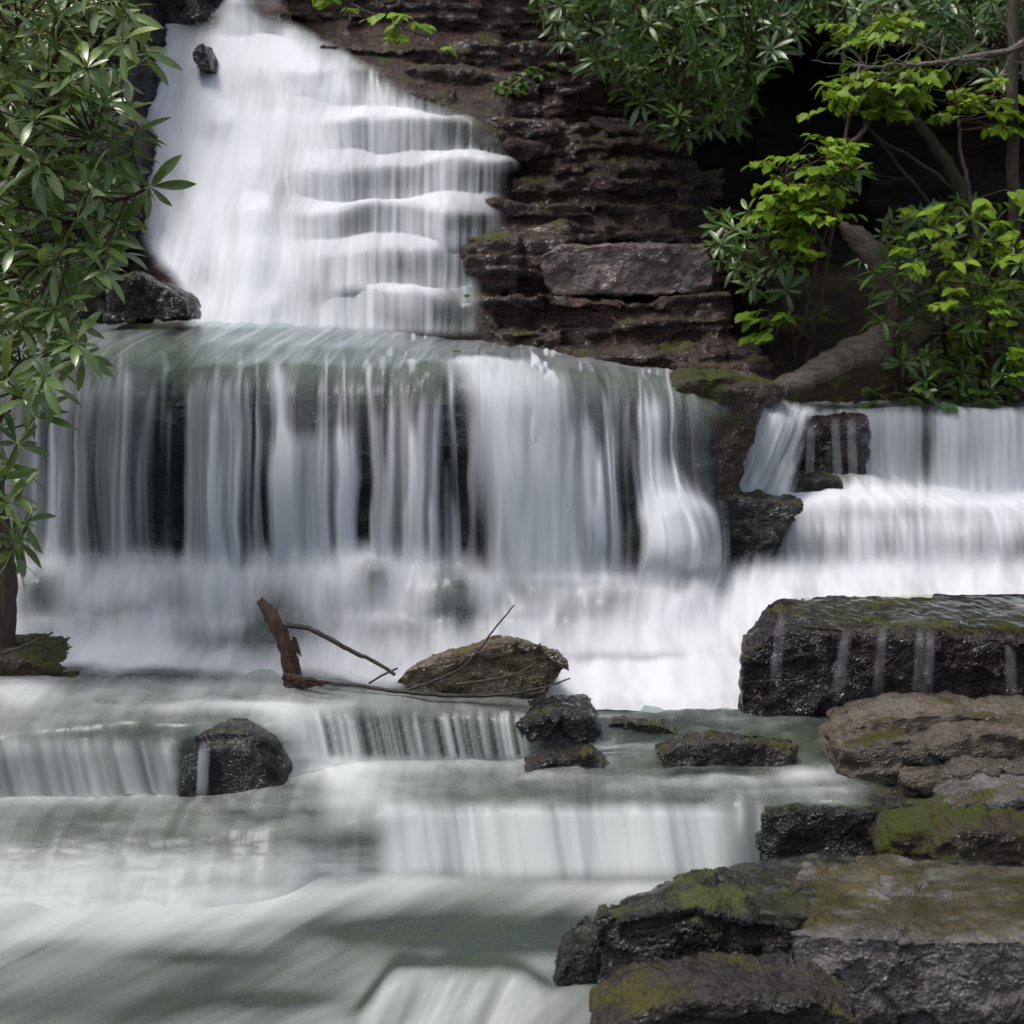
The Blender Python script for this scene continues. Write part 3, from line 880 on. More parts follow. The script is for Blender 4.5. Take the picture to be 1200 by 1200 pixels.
def foam_s(x, y, u, v):
    f = 0.17 + 0.42 * n2((x + y) / 90, y / 16, 4, 35) + 0.2 * n2(x / 25, y / 10, 3, 36) - 0.1 * sm(560, 680, x) * sm(935, 915, y)
    # left dome: threads over its face
    thr = 0.55 + 1.1 * n2((x - 0.25 * (y - 860)) / 10, 0 * x, 3, 37)
    dome = sm(862, 882, y + 8 * n2(x / 7, 0 * x, 2, 38)) * sm(952, 930, y) * sm(215, 195, x)
    f = f * (1 - dome) + dome * thr
    f = f - 0.35 * sm(205, 225, x) * sm(345, 320, x) * sm(862, 875, y) * sm(932, 915, y)
    f = f + 0.6 * blob(x, y, 236, 905, 5, 30)
    # white races: far left, right of the dome, the centre ledge
    f = f + 0.7 * blob(x, y, 20, 822, 62, 18) + 0.4 * blob(x, y, 300, 838, 120, 7)
    xs = np.interp(y, [830, 860, 900, 940, 980], [330, 355, 392, 420, 420])
    f = f + 0.62 * np.exp(-((x - xs) / 38) ** 2) * sm(830, 850, y) * sm(985, 950, y)
    f = f + 0.4 * blob(x, y, 430, 905, 80, 26)
    cthr = 0.35 + 1.5 * n2((x - 0.2 * (y - 845)) / 6, 0 * x, 3, 39)
    cen = sm(838, 852, y + 6 * n2(x / 6, 0 * x, 2, 40)) * sm(898, 880, y) * sm(340, 380, x) * sm(632, 605, x)
    f = f * (1 - cen) + cen * (cthr + 0.35 * sm(450, 380, x))
    # the front ledge
    lthr = 1.0 + 0.7 * n2((x - 0.15 * (y - 945)) / 11, 0 * x, 3, 41)
    lip = sm(940, 962, y) * sm(425, 470, x)
    lr = 0.0 + 0.95 * sm(905, 820, x)
    f = f * (1 - lip) + lip * (lthr * lr + (1 - lr) * 0.12)
    f = f + 0.5 * blob(x, y, 890, 975, 5, 40) * lip + 0.4 * blob(x, y, 868, 960, 5, 20)
    f = f + 0.25 * sm(800, 815, y) * sm(850, 835, y) * sm(480, 380, x) * sm(80, 120, x) * (0.5 + 1.5 * n2(x / 40, y / 9, 3, 44)) + 0.3 * blob(x, y, 60, 945, 120, 8) + 0.5 * sm(985, 1030, y + 16 * n2(x / 40, y / 20, 3, 43)) * sm(460, 400, x)
    # right shelf: small spill by the brown rocks
    f = f + 0.6 * blob(x, y, 940, 915, 34, 9)
    for cx, cy, rx, ry, a in [(655, 897, 60, 7, .45), (655, 918, 70, 5, .3), (850, 922, 90, 6, .4), (735, 880, 60, 5, .35), (960, 935, 60, 4, .3), (560, 905, 120, 8, .3)]:
        f = f + a * blob(x, y, cx, cy, rx, ry) * (0.7 + 1.2 * n2(x / 14, y / 6, 3, 52))
    dm = blob(x, y, 270, 905, 56, 44)
    f = f + dm * (0.10 + 0.7 * np.clip(n2((x - 0.5 * (y - 860)) / 7, y / 160, 3, 53), 0, 1))
    return f


def fade_s(x, y, u, v):
    r = sm(1040, 985, x + 20 * n2(x / 20, y / 12, 2, 42))
    dk = 1 - 0.9 * sm(612, 640, x) * sm(700, 676, x) * sm(842, 850, y) * sm(900, 885, y)
    dk2 = 1 - 0.85 * sm(885, 905, x) * sm(945, 960, y)
    return r * dk * dk2 * sm(0, 0.03, v) * np.maximum(sm(1.0, 0.93, v), sm(470, 400, x))


o = veil('stream_water', SWR, foam_s, M_POOL, fade_s, nu=620, nv=300, su=6, sv=4, off=0.022, rel=0.012, seed=70, across=7, along=1.0)
struct(o)

# foreground pool
T0 = [
    [(-90, 1030, 4.45), (340, 1025, 4.47), (430, 1030, 4.5), (520, 1034, 4.5), (700, 1036, 4.5), (900, 1036, 4.52), (1040, 1036, 4.52)],
    [(-90, 1062, 4.28), (340, 1058, 4.32), (430, 1050, 4.4), (520, 1045, 4.43), (700, 1050, 4.42), (900, 1050, 4.42), (1040, 1050, 4.42)],
    [(-90, 1100, 4.1), (200, 1096, 4.12), (400, 1096, 4.14), (560, 1090, 4.16), (700, 1090, 4.16), (900, 1095, 4.14), (1040, 1100, 4.12)],
    [(-90, 1150, 3.88), (200, 1146, 3.9), (400, 1140, 3.94), (460, 1130, 3.97), (560, 1128, 3.98), (640, 1140, 3.94), (900, 1150, 3.88), (1040, 1150, 3.88)],
    [(-90, 1222, 3.56), (200, 1222, 3.56), (400, 1225, 3.56), (480, 1200, 3.76), (560, 1195, 3.78), (640, 1210, 3.72), (900, 1222, 3.56), (1040, 1222, 3.56)],
    [(-90, 1400, 3.0), (200, 1400, 3.0), (400, 1400, 3.0), (480, 1400, 3.0), (560, 1400, 3.0), (640, 1400, 3.0), (900, 1400, 3.0), (1040, 1400, 3.0)],
]
bed_loft('streambed', [[(x, y + 12, d) for x, y, d in r] for r in T0], M_GREY, nu=200, nv=100, su=5, sv=3, amp=0.06, freq=3, seed=57)


def foam_t(x, y, u, v):
    U, V = LASTUV
    f = 0.27 + 0.55 * n2(U * 2.2, V * 0.55, 4, 45) + 0.25 * n2(U * 7, V * 0.9, 3, 46) + 0.3 * n2(x / 260, y / 50, 2, 49)
    yy = y + 0.05 * (x - 500) + 26 * n2(x / 110, y / 60, 3, 47)
    yb = np.interp(x, [-90, 150, 330, 430, 520, 900], [1118, 1112, 1098, 1068, 1052, 1046])
    f = f + 0.46 * sm(40, -30, y - yb + 40 * n2(U * 1.6, V * 0.5, 3, 47))
    for cx, cy, rx, ry, a in [(120, 1185, 280, 40, .2), (690, 1092, 200, 26, .34), (420, 1098, 110, 14, .3), (330, 1180, 90, 12, .25), (40, 1120, 120, 12, .12), (230, 1130, 90, 10, .2), (600, 1120, 120, 14, .25)]:
        f = f - a * blob(x, y, cx, cy, rx, ry)
    # the small fall at the bottom edge
    lip = 1146 + 10 * n2(x / 40, 0 * x, 2, 93) + 60 * sm(470, 405, x) + 26 * sm(600, 660, x)
    b = sm(0, 18, y - lip + 8 * n2(x / 9, 0 * x, 2, 48)) * sm(400, 440, x) * sm(668, 625, x)
    f = f * (1 - b) + b * (0.5 + 0.9 * n2((x + 0.45 * (y - 1150)) / 16, y / 200, 3, 50))
    f = f - 0.3 * np.exp(-((y - lip + 10) / 9) ** 2) * sm(380, 440, x) * sm(690, 640, x)
    return f


o = veil('pool_water', T0, foam_t, M_POOL, lambda x, y, u, v: sm(0, 0.10, v + 0.05 * n2(x / 50, 0 * x, 3, 92)) * sm(770, 720, x - 300 * sm(1110, 1090, y)), nu=420, nv=220, su=6, sv=5, off=0.02, rel=0.022, ruv=math.radians(40), seed=72, across=4, along=0.5)
struct(o)

# ================================================================== CLIFFS
def layers(rows, t=1.4, jit=0.12, seed=1, n=(2, 4)):
    r = random.Random(seed)
    H = []
    for (y0, y1, xl, xr, d) in rows:
        k = r.randint(*n)
        cuts = [xl] + sorted(r.uniform(xl + 30, xr - 30) for _ in range(k - 1)) + [xr]
        for a, b in zip(cuts[:-1], cuts[1:]):
            dd = d + r.uniform(-jit, jit)
            e = r.uniform(-9, 9)
            f = r.uniform(-9, 9)
            s_ = r.uniform(-0.05, 0.1)
            H.append(blk([(a - 8, y0 + e, dd + s_), (b + 8, y0 + f, dd + s_), (b + 12, (y0 + y1) / 2, dd), (b + 6, y1 + 4 + f, dd + 0.03), (a - 6, y1 + 4 + e, dd + 0.03), (a - 12, (y0 + y1) / 2, dd)], dd, t))
    return H


H = layers([
    (428, 470, 600, 900, 8.05), (404, 430, 555, 880, 8.25), (380, 406, 550, 850, 8.4), (345, 382, 550, 850, 8.55), (285, 345, 556, 660, 8.75), (290, 350, 820, 900, 8.95),
    (266, 290, 570, 850, 8.95), (240, 268, 580, 860, 9.1), (205, 242, 590, 840, 9.35), (185, 207, 615, 810, 9.5), (165, 187, 605, 800, 9.62), (140, 167, 560, 800, 9.78),
    (110, 142, 490, 780, 10.0), (82, 112, 440, 760, 10.12), (50, 84, 380, 740, 10.35), (20, 52, 365, 720, 10.45), (-20, 22, 345, 700, 10.6), (-80, -18, 335, 700, 10.6)], seed=5, jit=0.13, n=(3, 6))
o = link('rock_cliff', rock_mesh('rock_cliff', H, 0.02, sm_it=4, amp=0.05, freq=2.6, fine=0.01, strata=0.04, seed=11, z_stretch=2.0, facet=0.03, ffreq=3.5), M_CLIFF)
struct(o)
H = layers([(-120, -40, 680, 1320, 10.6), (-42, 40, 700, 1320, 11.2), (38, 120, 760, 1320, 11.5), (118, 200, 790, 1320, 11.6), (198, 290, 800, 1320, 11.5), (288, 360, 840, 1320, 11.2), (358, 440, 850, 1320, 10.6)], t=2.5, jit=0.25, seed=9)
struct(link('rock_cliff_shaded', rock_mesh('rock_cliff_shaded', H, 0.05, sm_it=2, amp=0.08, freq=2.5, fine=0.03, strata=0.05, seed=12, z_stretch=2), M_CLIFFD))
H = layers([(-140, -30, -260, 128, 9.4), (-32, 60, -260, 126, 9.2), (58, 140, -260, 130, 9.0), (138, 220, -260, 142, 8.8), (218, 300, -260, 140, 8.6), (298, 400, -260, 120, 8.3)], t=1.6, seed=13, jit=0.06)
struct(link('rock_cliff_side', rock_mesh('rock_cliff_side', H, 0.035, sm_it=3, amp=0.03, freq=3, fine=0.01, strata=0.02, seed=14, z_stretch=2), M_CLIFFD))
H = [blk([(170, -60), (275, -60), (282, 0), (262, 48), (225, 58), (180, 20)], 10.6, 0.6)]
rock('rock_outcrop', H, M_DARK, 'black wet outcrop at the very top left that parts the upper waterfall', voxel=0.03, amp=0.04, freq=3, seed=15)

# ================================================================== ROCKS
rock('rock_slab', [blk([(632, 300), (660, 286), (740, 284), (828, 288), (840, 318), (828, 345), (740, 342), (650, 346), (634, 330)], 8.62, 0.8)], M_PINK,
     'pinkish grey slab with a smooth face, set into the cliff right of the upper waterfall', 'rock', voxel=0.018, amp=0.03, freq=4, seed=16)
rock('boulder', [blk([(120, 330), (160, 318), (192, 334), (222, 354), (222, 374), (120, 380)], 7.95, 0.3)], M_DARK,
     'low black boulder on the lip beside the left foot of the upper waterfall', 'boulder', voxel=0.018, amp=0.02, seed=17)
rock('stone', [blk([(226, 54), (238, 50), (246, 66), (248, 82), (236, 80), (226, 70)], 10.0, 0.25)], M_GREY,
     'small grey stone poking out of the white water near the top of the upper waterfall', 'stone', voxel=0.012, amp=0.01, seed=18)
rock('mossy_rock', [blk([(788, 455), (812, 440), (860, 442), (900, 458), (884, 478), (858, 510), (844, 560), (840, 690), (796, 700), (792, 560), (786, 490)], 6.93, 0.5, dz=0.03)], M_MOSS,
     'mossy brown rock shoulder between the curtain waterfall and the right cascade', 'rock', voxel=0.016, amp=0.04, freq=4, seed=19)
rock('flat_rock', [blk([(846, 450), (882, 442), (918, 449), (930, 466), (905, 482), (860, 480)], 7.4, 0.9)], M_BROWN,
     'rounded reddish brown rock at the foot of the fallen log, where the right cascade begins', 'rock', voxel=0.02, amp=0.03, freq=4, seed=20)
rock('boulder', [blk([(832, 592), (850, 582), (900, 584), (945, 590), (925, 622), (898, 664), (890, 680), (836, 680), (830, 640)], 6.85, 0.5)], M_PINK if False else M_GREY,
     'wet grey boulder with a green top left of the lower step of the right cascade', 'boulder', voxel=0.014, amp=0.02, seed=21)
rock('rock', [blk([(932, 508), (946, 494), (1012, 490), (1018, 520), (1016, 600), (932, 600)], 7.74, 0.3)], M_BLOCK,
     'square brown rock behind the thin threads of the upper step of the right cascade', 'rock', voxel=0.016, amp=0.02, seed=22)
rock('rock', [blk([(916, 574), (942, 558), (984, 560), (996, 580), (998, 625), (912, 625)], 7.42, 0.3)], M_DARK,
     'small dark rock in the middle of the right cascade, just under the square brown rock', 'rock', voxel=0.014, amp=0.015, seed=23)

# big block
H = [blk([(866, 850, 5.32), (868, 778, 5.32), (874, 748, 5.38), (914, 738, 5.32), (1010, 750, 5.28), (1130, 743, 5.28), (1200, 754, 5.26), (1330, 754, 5.26), (1330, 870, 5.26), (1000, 860, 5.28), (912, 706, 5.85), (960, 699, 5.95), (1100, 695, 6.0), (1330, 695, 6.0), (884, 742, 5.62), (884, 840, 5.9)], 5.3, 0.03),
     blk([(1180, 752, 5.2), (1330, 748, 5.2), (1330, 790, 5.22), (1190, 770, 5.24)], 5.2, 0.3)]
rock('rock_block', H, M_BLOCK, 'large square dark block with a wet mossy flat top and trickles down its front', 'rock', voxel=0.011, sm_it=2, amp=0.022, freq=5, fine=0.008, seed=24)

# brown rocks right
rock('flat_rock', [blk([(985, 862), (1010, 848), (1080, 838), (1150, 840), (1330, 850), (1330, 885), (1100, 880), (1000, 884)], 5.0, 0.4), blk([(985, 880), (1060, 868), (1100, 890), (1075, 925), (1000, 928), (980, 905)], 4.86, 0.3)], M_BROWN,
     'brown layered flat rock in front of the big dark block', 'rock', voxel=0.011, amp=0.015, freq=6, seed=25, strata=0.012)
rock('flat_rock', [blk([(1085, 880), (1120, 862), (1200, 860), (1330, 868), (1330, 905), (1200, 902), (1100, 902)], 4.84, 0.3)], M_BROWN,
     'smooth tan brown stone lying on the layered flat rock at the right edge', 'rock', voxel=0.011, amp=0.012, freq=6, seed=26)
rock('flat_rock', [blk([(1060, 912), (1120, 904), (1330, 900), (1330, 940), (1060, 938)], 4.72, 0.25)], M_BROWN,
     'low brown slab at the right edge directly below the brown stones', 'rock', voxel=0.012, amp=0.008, freq=5, seed=27)
# dark ledge
rock('rock_ledge', [blk([(893, 956), (930, 952), (1000, 952), (1100, 950), (1118, 965), (1125, 1010), (1060, 1060), (895, 1060)], 4.54, 0.16, dz=-0.02)], M_DARK,
     'black shaded ledge in the right foreground, right end of the front fall', 'rock', voxel=0.01, amp=0.014, freq=6, seed=28)
rock('mossy_rock', [blk([(1032, 1000), (1050, 975), (1100, 968), (1125, 985), (1120, 1020), (1040, 1020)], 4.36, 0.2), blk([(1095, 990), (1130, 972), (1200, 985), (1330, 985), (1330, 1040), (1110, 1030)], 4.3, 0.3)], M_MOSS,
     'rock cushioned with olive green moss at the right edge above the pale grey slab', 'rock', voxel=0.01, amp=0.02, freq=8, seed=29)
rock('flat_rock', [blk([(1110, 950), (1140, 938), (1330, 936), (1330, 990), (1130, 985)], 4.5, 0.3)], M_SLAB,
     'wet grey slab with bright glints behind the moss cushion at the right edge', 'rock', voxel=0.012, amp=0.012, freq=6, seed=30)

# foreground slab
H = [blk([(697, 1074, 3.80), (740, 1064, 3.82), (830, 1068, 3.78), (935, 1088, 3.74), (940, 1240, 3.74), (830, 1240, 3.76), (710, 1240, 3.8), (704, 1150, 3.79), (720, 1060, 3.92), (800, 1040, 4.0), (880, 1010, 4.15), (960, 1003, 4.2), (880, 1100, 4.2)], 3.8, 0.03),
     blk([(922, 1092, 3.72), (1000, 1098, 3.66), (1100, 1096, 3.67), (1190, 1104, 3.64), (1330, 1104, 3.64), (1330, 1260, 3.62), (1000, 1260, 3.62), (935, 1180, 3.7), (945, 1006, 4.2), (1060, 1008, 4.16), (1130, 1024, 4.1), (1330, 1036, 4.05), (1100, 1100, 4.2)], 3.7, 0.03),
     blk([(700, 1180, 3.72), (760, 1170, 3.7), (860, 1180, 3.68), (960, 1190, 3.64), (960, 1260, 3.6), (700, 1260, 3.72)], 3.7, 0.2)]
rock('rock_slab', [H[0], H[2]], M_DARK, 'foreground slab with a broken black front face, left half of the lower right corner', 'rock', voxel=0.009, sm_it=2, amp=0.016, freq=6, fine=0.004, seed=32, facet=0.036, ffreq=4.5)
rock('rock_slab', [H[1]], M_SLAB, 'pale grey foreground slab with a cracked upright face, in the lower right corner beside the black one', 'rock', voxel=0.009, sm_it=2, amp=0.012, freq=5, fine=0.003, seed=33, facet=0.03, ffreq=3.2)
rock('flat_rock', [blk([(700, 1215), (760, 1180), (850, 1168), (960, 1175), (1010, 1200), (1020, 1260), (700, 1260)], 3.45, 0.25)], M_GREY,
     'low wet rock with a mossy left end along the bottom edge, below the black slab', 'rock', voxel=0.009, amp=0.012, freq=7, seed=33)
rock('boulder', [blk([(640, 1170), (660, 1130), (690, 1105), (712, 1120), (715, 1200), (660, 1220)], 3.86, 0.2)], M_DARK,
     'dark wet boulder at the water edge, left end of the black fronted slab', 'boulder', voxel=0.009, amp=0.015, freq=8, seed=34)

# left dome + mossy mound
rock('boulder', [blk([(190, 880, 4.97), (222, 862, 4.9), (255, 856, 4.87), (288, 858, 4.87), (316, 870, 4.88), (342, 896, 4.92), (356, 932, 4.96), (358, 980, 4.96), (185, 980, 4.95)], 4.9, 0.25),
                 blk([(212, 888), (250, 874), (288, 876), (314, 890), (332, 916), (340, 980), (200, 980)], 4.83, 0.1)], M_DOME,
     'smooth rounded black boulder right end of the left ledge fall, with a single white thread', 'boulder', voxel=0.008, amp=0.004, freq=7, seed=35, facet=0.004, sm_it=40, fine=0.003)
rock('mossy_rock', [blk([(-60, 780), (0, 768), (35, 770), (75, 785), (92, 795), (60, 806), (-60, 815)], 5.45, 0.4)], M_MOSS,
     'low mound covered with green moss at the left edge, beside the dead trunk', 'rock', voxel=0.01, amp=0.014, freq=9, seed=36)
# boulder with the sticks
rock('boulder', [blk([(462, 800), (475, 786), (520, 772), (560, 762), (596, 752), (630, 756), (655, 768), (665, 782), (655, 800), (645, 812), (600, 818), (480, 812)], 5.36, 0.22, shrink=0.8, dz=-0.01)], M_TAN,
     'glistening tan boulder with pointed left end, lying in mid-stream behind thin sticks', 'boulder', voxel=0.007, amp=0.012, freq=9, fine=0.005, sm_it=2, seed=37)
rock('rock', [blk([(608, 850), (640, 838), (690, 838), (705, 858), (690, 885), (620, 892)], 5.1, 0.25)], M_DARK,
     'black knobbly rock right end of the small centre ledge fall', 'rock', voxel=0.009, amp=0.018, freq=9, seed=38)
rock('rock_ledge', [blk([(690, 862), (720, 845), (780, 850), (800, 862), (775, 870), (700, 876)], 5.13, 0.1)], M_GREY,
     'thin dark ledge with a fringe of drips right of the black knobbly rock', 'rock', voxel=0.01, amp=0.014, freq=9, seed=39)
rock('flat_rock', [blk([(615, 905), (640, 890), (690, 888), (720, 905), (690, 916), (630, 914)], 4.94, 0.15)], M_GREY,
     'low glinting wet rock in the shallows below the black knobbly rock', 'rock', voxel=0.008, amp=0.01, freq=10, seed=40)
rock('flat_rock', [blk([(770, 885), (800, 872), (880, 868), (935, 876), (930, 905), (860, 918), (790, 915)], 4.93, 0.12)], M_GREY,
     'wet grey rock awash in the shallows left of the brown layered rock', 'rock', voxel=0.009, amp=0.012, freq=8, seed=42)
# boulders veiled by spray
for k, (pts, d, lab) in enumerate([
        ([(285, 745), (300, 700), (330, 688), (365, 700), (372, 760), (360, 800), (290, 800)], 6.1, 'grey boulder veiled by spray behind the upright driftwood stump'),
        ([(498, 710), (505, 690), (540, 684), (560, 705), (562, 745), (500, 748)], 6.2, 'grey green boulder in the spray under the dark gap of the curtain waterfall'),
        ([(680, 735), (688, 695), (720, 684), (755, 700), (765, 740)], 6.25, 'pale boulder wrapped in foam, foot of the curtain waterfall right of the thick plume'),
        ([(32, 725), (40, 690), (58, 680), (76, 700), (78, 730)], 6.2, 'small dark boulder in the foam by the left edge'),
        ([(425, 700), (432, 672), (448, 668), (455, 690), (450, 712)], 6.25, 'smallest boulder in the foam, left of the grey green one')]):
    rock('boulder', [blk(pts, max(d, 6.1) + 0.05, 0.4)], M_SUB, lab, 'boulder', voxel=0.014, amp=0.02, seed=50 + k, group='boulders in the spray')

# ------------------------------------------------------------------ trickles on the block
for (xt, yt, xb, yb, wd) in [(916, 722, 906, 822, 7), (992, 744, 978, 832, 10), (1035, 738, 1025, 838, 6), (1078, 742, 1074, 838, 5), (1090, 745, 1086, 836, 4), (1182, 752, 1186, 835, 7)]:
    rows = []
    for q in np.linspace(0, 1, 5):
        yy = yt - 10 + (yb - yt + 10) * q
        xx = xt + (xb - xt) * q
        dd = 5.34 if q == 0 else 5.245
        ww = wd * (0.45 + q * 0.55)
        rows.append([(xx - ww, yy, dd), (xx, yy, dd - 0.012), (xx + ww, yy, dd)])
    o = veil('water_trickle', rows, lambda x, y, u, v: 0.34 + 0.9 * n2(u * 4, v * 1.2, 2, 81), M_FALL, lambda x, y, u, v: np.clip(np.sin(np.pi * u), 0, 1) ** 1.6 * sm(0, 0.3, v) * sm(1, 0.6, v) * (0.34 + 0.6 * n2(u * 2, v * 6, 2, 82)), nu=14, nv=40, su=1, sv=2, off=0.01, rel=0.003)
    struct(o)


for lab, rows, seed in (
        ('slab', [[(872, 1016, 4.13), (960, 1004, 4.22), (1060, 1006, 4.2), (1330, 1030, 4.08)], [(800, 1040, 4.0), (945, 1045, 3.98), (1100, 1050, 3.95), (1330, 1062, 3.86)], [(730, 1066, 3.84), (930, 1086, 3.75), (1100, 1094, 3.69), (1330, 1102, 3.65)]], 83),
        ('block', [[(925, 708, 5.78), (960, 704, 5.84), (1100, 701, 5.88), (1330, 701, 5.88)], [(918, 722, 5.6), (1010, 724, 5.6), (1130, 720, 5.6), (1330, 722, 5.6)], [(915, 738, 5.34), (1010, 748, 5.31), (1130, 742, 5.31), (1330, 752, 5.29)]], 84)):
    struct(veil('water_film', rows, lambda x, y, u, v: 0.02 + 0.5 * np.clip(n2(x / 50 + 7, y / 9, 4, seed) - 0.1, 0, 1), M_THIN,
                lambda x, y, u, v: sm(0, 0.12, v) * sm(1, 0.9, v) * sm(0, 0.06, u), nu=200, nv=60, su=3, sv=2, off=0.02, rel=0.012, across=14, along=4, seed=seed))

rows = [[(xx - ww, yy, dd), (xx, yy, dd - 0.01), (xx + ww, yy, dd)] for xx, yy, ww, dd in ((240, 868, 2, 4.85), (239, 885, 2.2, 4.82), (238, 905, 3, 4.81), (237, 935, 5, 4.805))]
struct(veil('water_trickle', rows, lambda x, y, u, v: 0.6 + 0.6 * n2(u * 3, v * 2, 2, 81), M_FALL, lambda x, y, u, v: np.clip(np.sin(np.pi * u), 0, 1) ** 2 * sm(0, 0.3, v) * sm(1.05, 0.75, v) * 0.6, nu=14, nv=30, su=1, sv=2, off=0.008, rel=0.003))

# ================================================================== WOOD
def tubes(paths, sides=7, rough=0.0, seed=0):
    """paths: list of (points (n,3), radii (n,)) -> V, Q"""
    Vs, Qs, base = [], [], 0
    ang = np.linspace(0, 2 * np.pi, sides, endpoint=False)
    rg = np.random.default_rng(seed)
    for pts, rad in paths:
        pts = np.asarray(pts, float)
        rad = np.broadcast_to(np.asarray(rad, float), (len(pts),))
        T = np.gradient(pts, axis=0)
        T /= np.linalg.norm(T, axis=1, keepdims=True) + 1e-9
        ref = np.array([0.13, 0.92, 0.37])
        A = np.cross(T, ref)
        A /= np.linalg.norm(A, axis=1, keepdims=True) + 1e-9
        B = np.cross(T, A)
        r = rad[:, None] * (1 + rough * (rg.random((len(pts), sides)) - 0.5) * 2)
        R = pts[:, None] + r[..., None] * (np.cos(ang)[None, :, None] * A[:, None] + np.sin(ang)[None, :, None] * B[:, None])
        n = len(pts)
        V = R.reshape(-1, 3)
        i = np.arange(n - 1)[:, None] * sides + np.arange(sides)[None]
        j = np.arange(n - 1)[:, None] * sides + (np.arange(sides)[None] + 1) % sides
        Q = np.stack([i, j, j + sides, i + sides], -1).reshape(-1, 4)
        # caps
        V = np.concatenate([V, pts[:1] - T[:1] * rad[0] * 0.3, pts[-1:] + T[-1:] * rad[-1] * 0.5])
        c0, c1 = n * sides, n * sides + 1
        cap0 = [[c0, (k + 1) % sides, k, c0] for k in range(sides)]
        cap1 = [[c1, (n - 1) * sides + k, (n - 1) * sides + (k + 1) % sides, c1] for k in range(sides)]
        Vs.append(V)
        Qs.append(Q + base)
        base += len(V)
        del cap0, cap1
    return np.concatenate(Vs), np.concatenate(Qs)


def curve(ctrl, n=14, jit=0.0, seed=0):
    """smooth px polyline -> world points"""
    c = np.array(ctrl, float)
    s = np.concatenate([[0], np.cumsum(np.hypot(np.diff(c[:, 0]), np.diff(c[:, 1])) + 1e-6)])
    t = np.linspace(0, s[-1], n)
    q = np.stack([np.interp(t, s, c[:, k]) for k in range(3)], -1)
    q = gsm(q, max(0.8, n / (3.0 * len(c))), 0)
    W = P(q[:, 0], q[:, 1], q[:, 2])
    if jit:
        r = np.random.default_rng(seed)
        W[1:-1] += (r.random((n - 2, 3)) - 0.5) * 2 * jit
    return W


def px(r, d):
    return r * d / F


# driftwood stump
st = empty('driftwood_stump', P(345, 800, 5.380), 'reddish brown broken driftwood stump standing upright in mid-stream', 'driftwood')
pts = curve([(345, 806, 5.380), (342, 785, 5.380), (337, 762, 5.390), (325, 735, 5.400), (312, 712, 5.420), (304, 704, 5.430)], 22)
V, Q = tubes([(pts, px(np.interp(np.linspace(0, 1, 22), [0, .1, .5, .8, 1], [15, 11, 9, 9, 5]), 5.360))], 12, 0.18, 3)
link('trunk', fast_mesh('trunk', V, Q), M_DRIFT, st)
sp = []
rr = random.Random(3)
for k in range(6):
    x0, y0 = 342 + rr.uniform(-4, 6), 745 + rr.uniform(0, 25)
    sp.append((curve([(x0, y0, 5.360), (x0 + rr.uniform(2, 10), y0 + rr.uniform(10, 28), 5.350)], 5), px(np.linspace(2.5, 0.6, 5), 5.360)))
for k in range(9):
    x0 = 330 + rr.uniform(0, 10)
    sp.append((curve([(x0, 795 + rr.uniform(-4, 6), 5.360), (x0 + rr.uniform(8, 22), 800 + rr.uniform(-6, 3), 5.340), (x0 + rr.uniform(22, 46), 800 + rr.uniform(-3, 3), 5.320)], 7, 0.006, k), px(np.linspace(5, 2, 7), 5.360)))
V, Q = tubes(sp, 6, 0.2, 4)
link('splinters', fast_mesh('splinters', V, Q), M_DRIFT, st)
pts = curve([(334, 733, 5.39), (352, 733, 5.4), (375, 742, 5.4), (410, 762, 5.39), (445, 778, 5.38), (463, 791, 5.36)], 26, 0.002, 5)
V, Q = tubes([(pts, px(np.linspace(3.6, 2.2, 26), 5.45)), (curve([(432, 801, 5.38), (450, 790, 5.39), (466, 783, 5.4)], 8), px(1.3, 5.4))], 7, 0.15, 5)
link('branch', fast_mesh('branch', V, Q), M_STICK, st)
# fallen stick with its twigs
fs = empty('fallen_stick', P(530, 814, 5.28), 'long thin dark stick lying along the water in front of the tan boulder', 'stick')
pts = curve([(372, 799, 5.4), (420, 803, 5.34), (470, 811, 5.3), (530, 815, 5.26), (590, 815, 5.25), (640, 806, 5.27), (668, 795, 5.3)], 40, 0.002, 8)
V, Q = tubes([(pts, px(np.concatenate([np.linspace(2, 3, 20), np.linspace(3, 1, 20)]), 5.3))], 7, 0.1, 6)
link('stem', fast_mesh('stem', V, Q), M_STICK, fs)
tw = empty('twig', P(500, 806, 5.3), 'thin twig slanting up across the tan boulder, bare at its tip', 'stick')
pts = curve([(478, 808, 5.3), (510, 798, 5.27), (540, 785, 5.24), (562, 762, 5.24), (578, 738, 5.26), (603, 709, 5.28)], 26, 0.0015, 9)
V, Q = tubes([(pts, px(np.linspace(2.0, 0.9, 26), 5.3))], 6, 0.1, 7)
link('stem', fast_mesh('stem', V, Q), M_STICK, tw)
V, Q = tubes([(curve([(535, 802, 5.24), (580, 796, 5.22), (612, 788, 5.24), (628, 776, 5.3)], 16), px(np.linspace(1.8, 1.2, 16), 5.3))], 6, 0.1, 8)
tag(link('twig', fast_mesh('twig', V, Q), M_TWIG), 'short brown twig curving over the face of the tan boulder', 'stick')
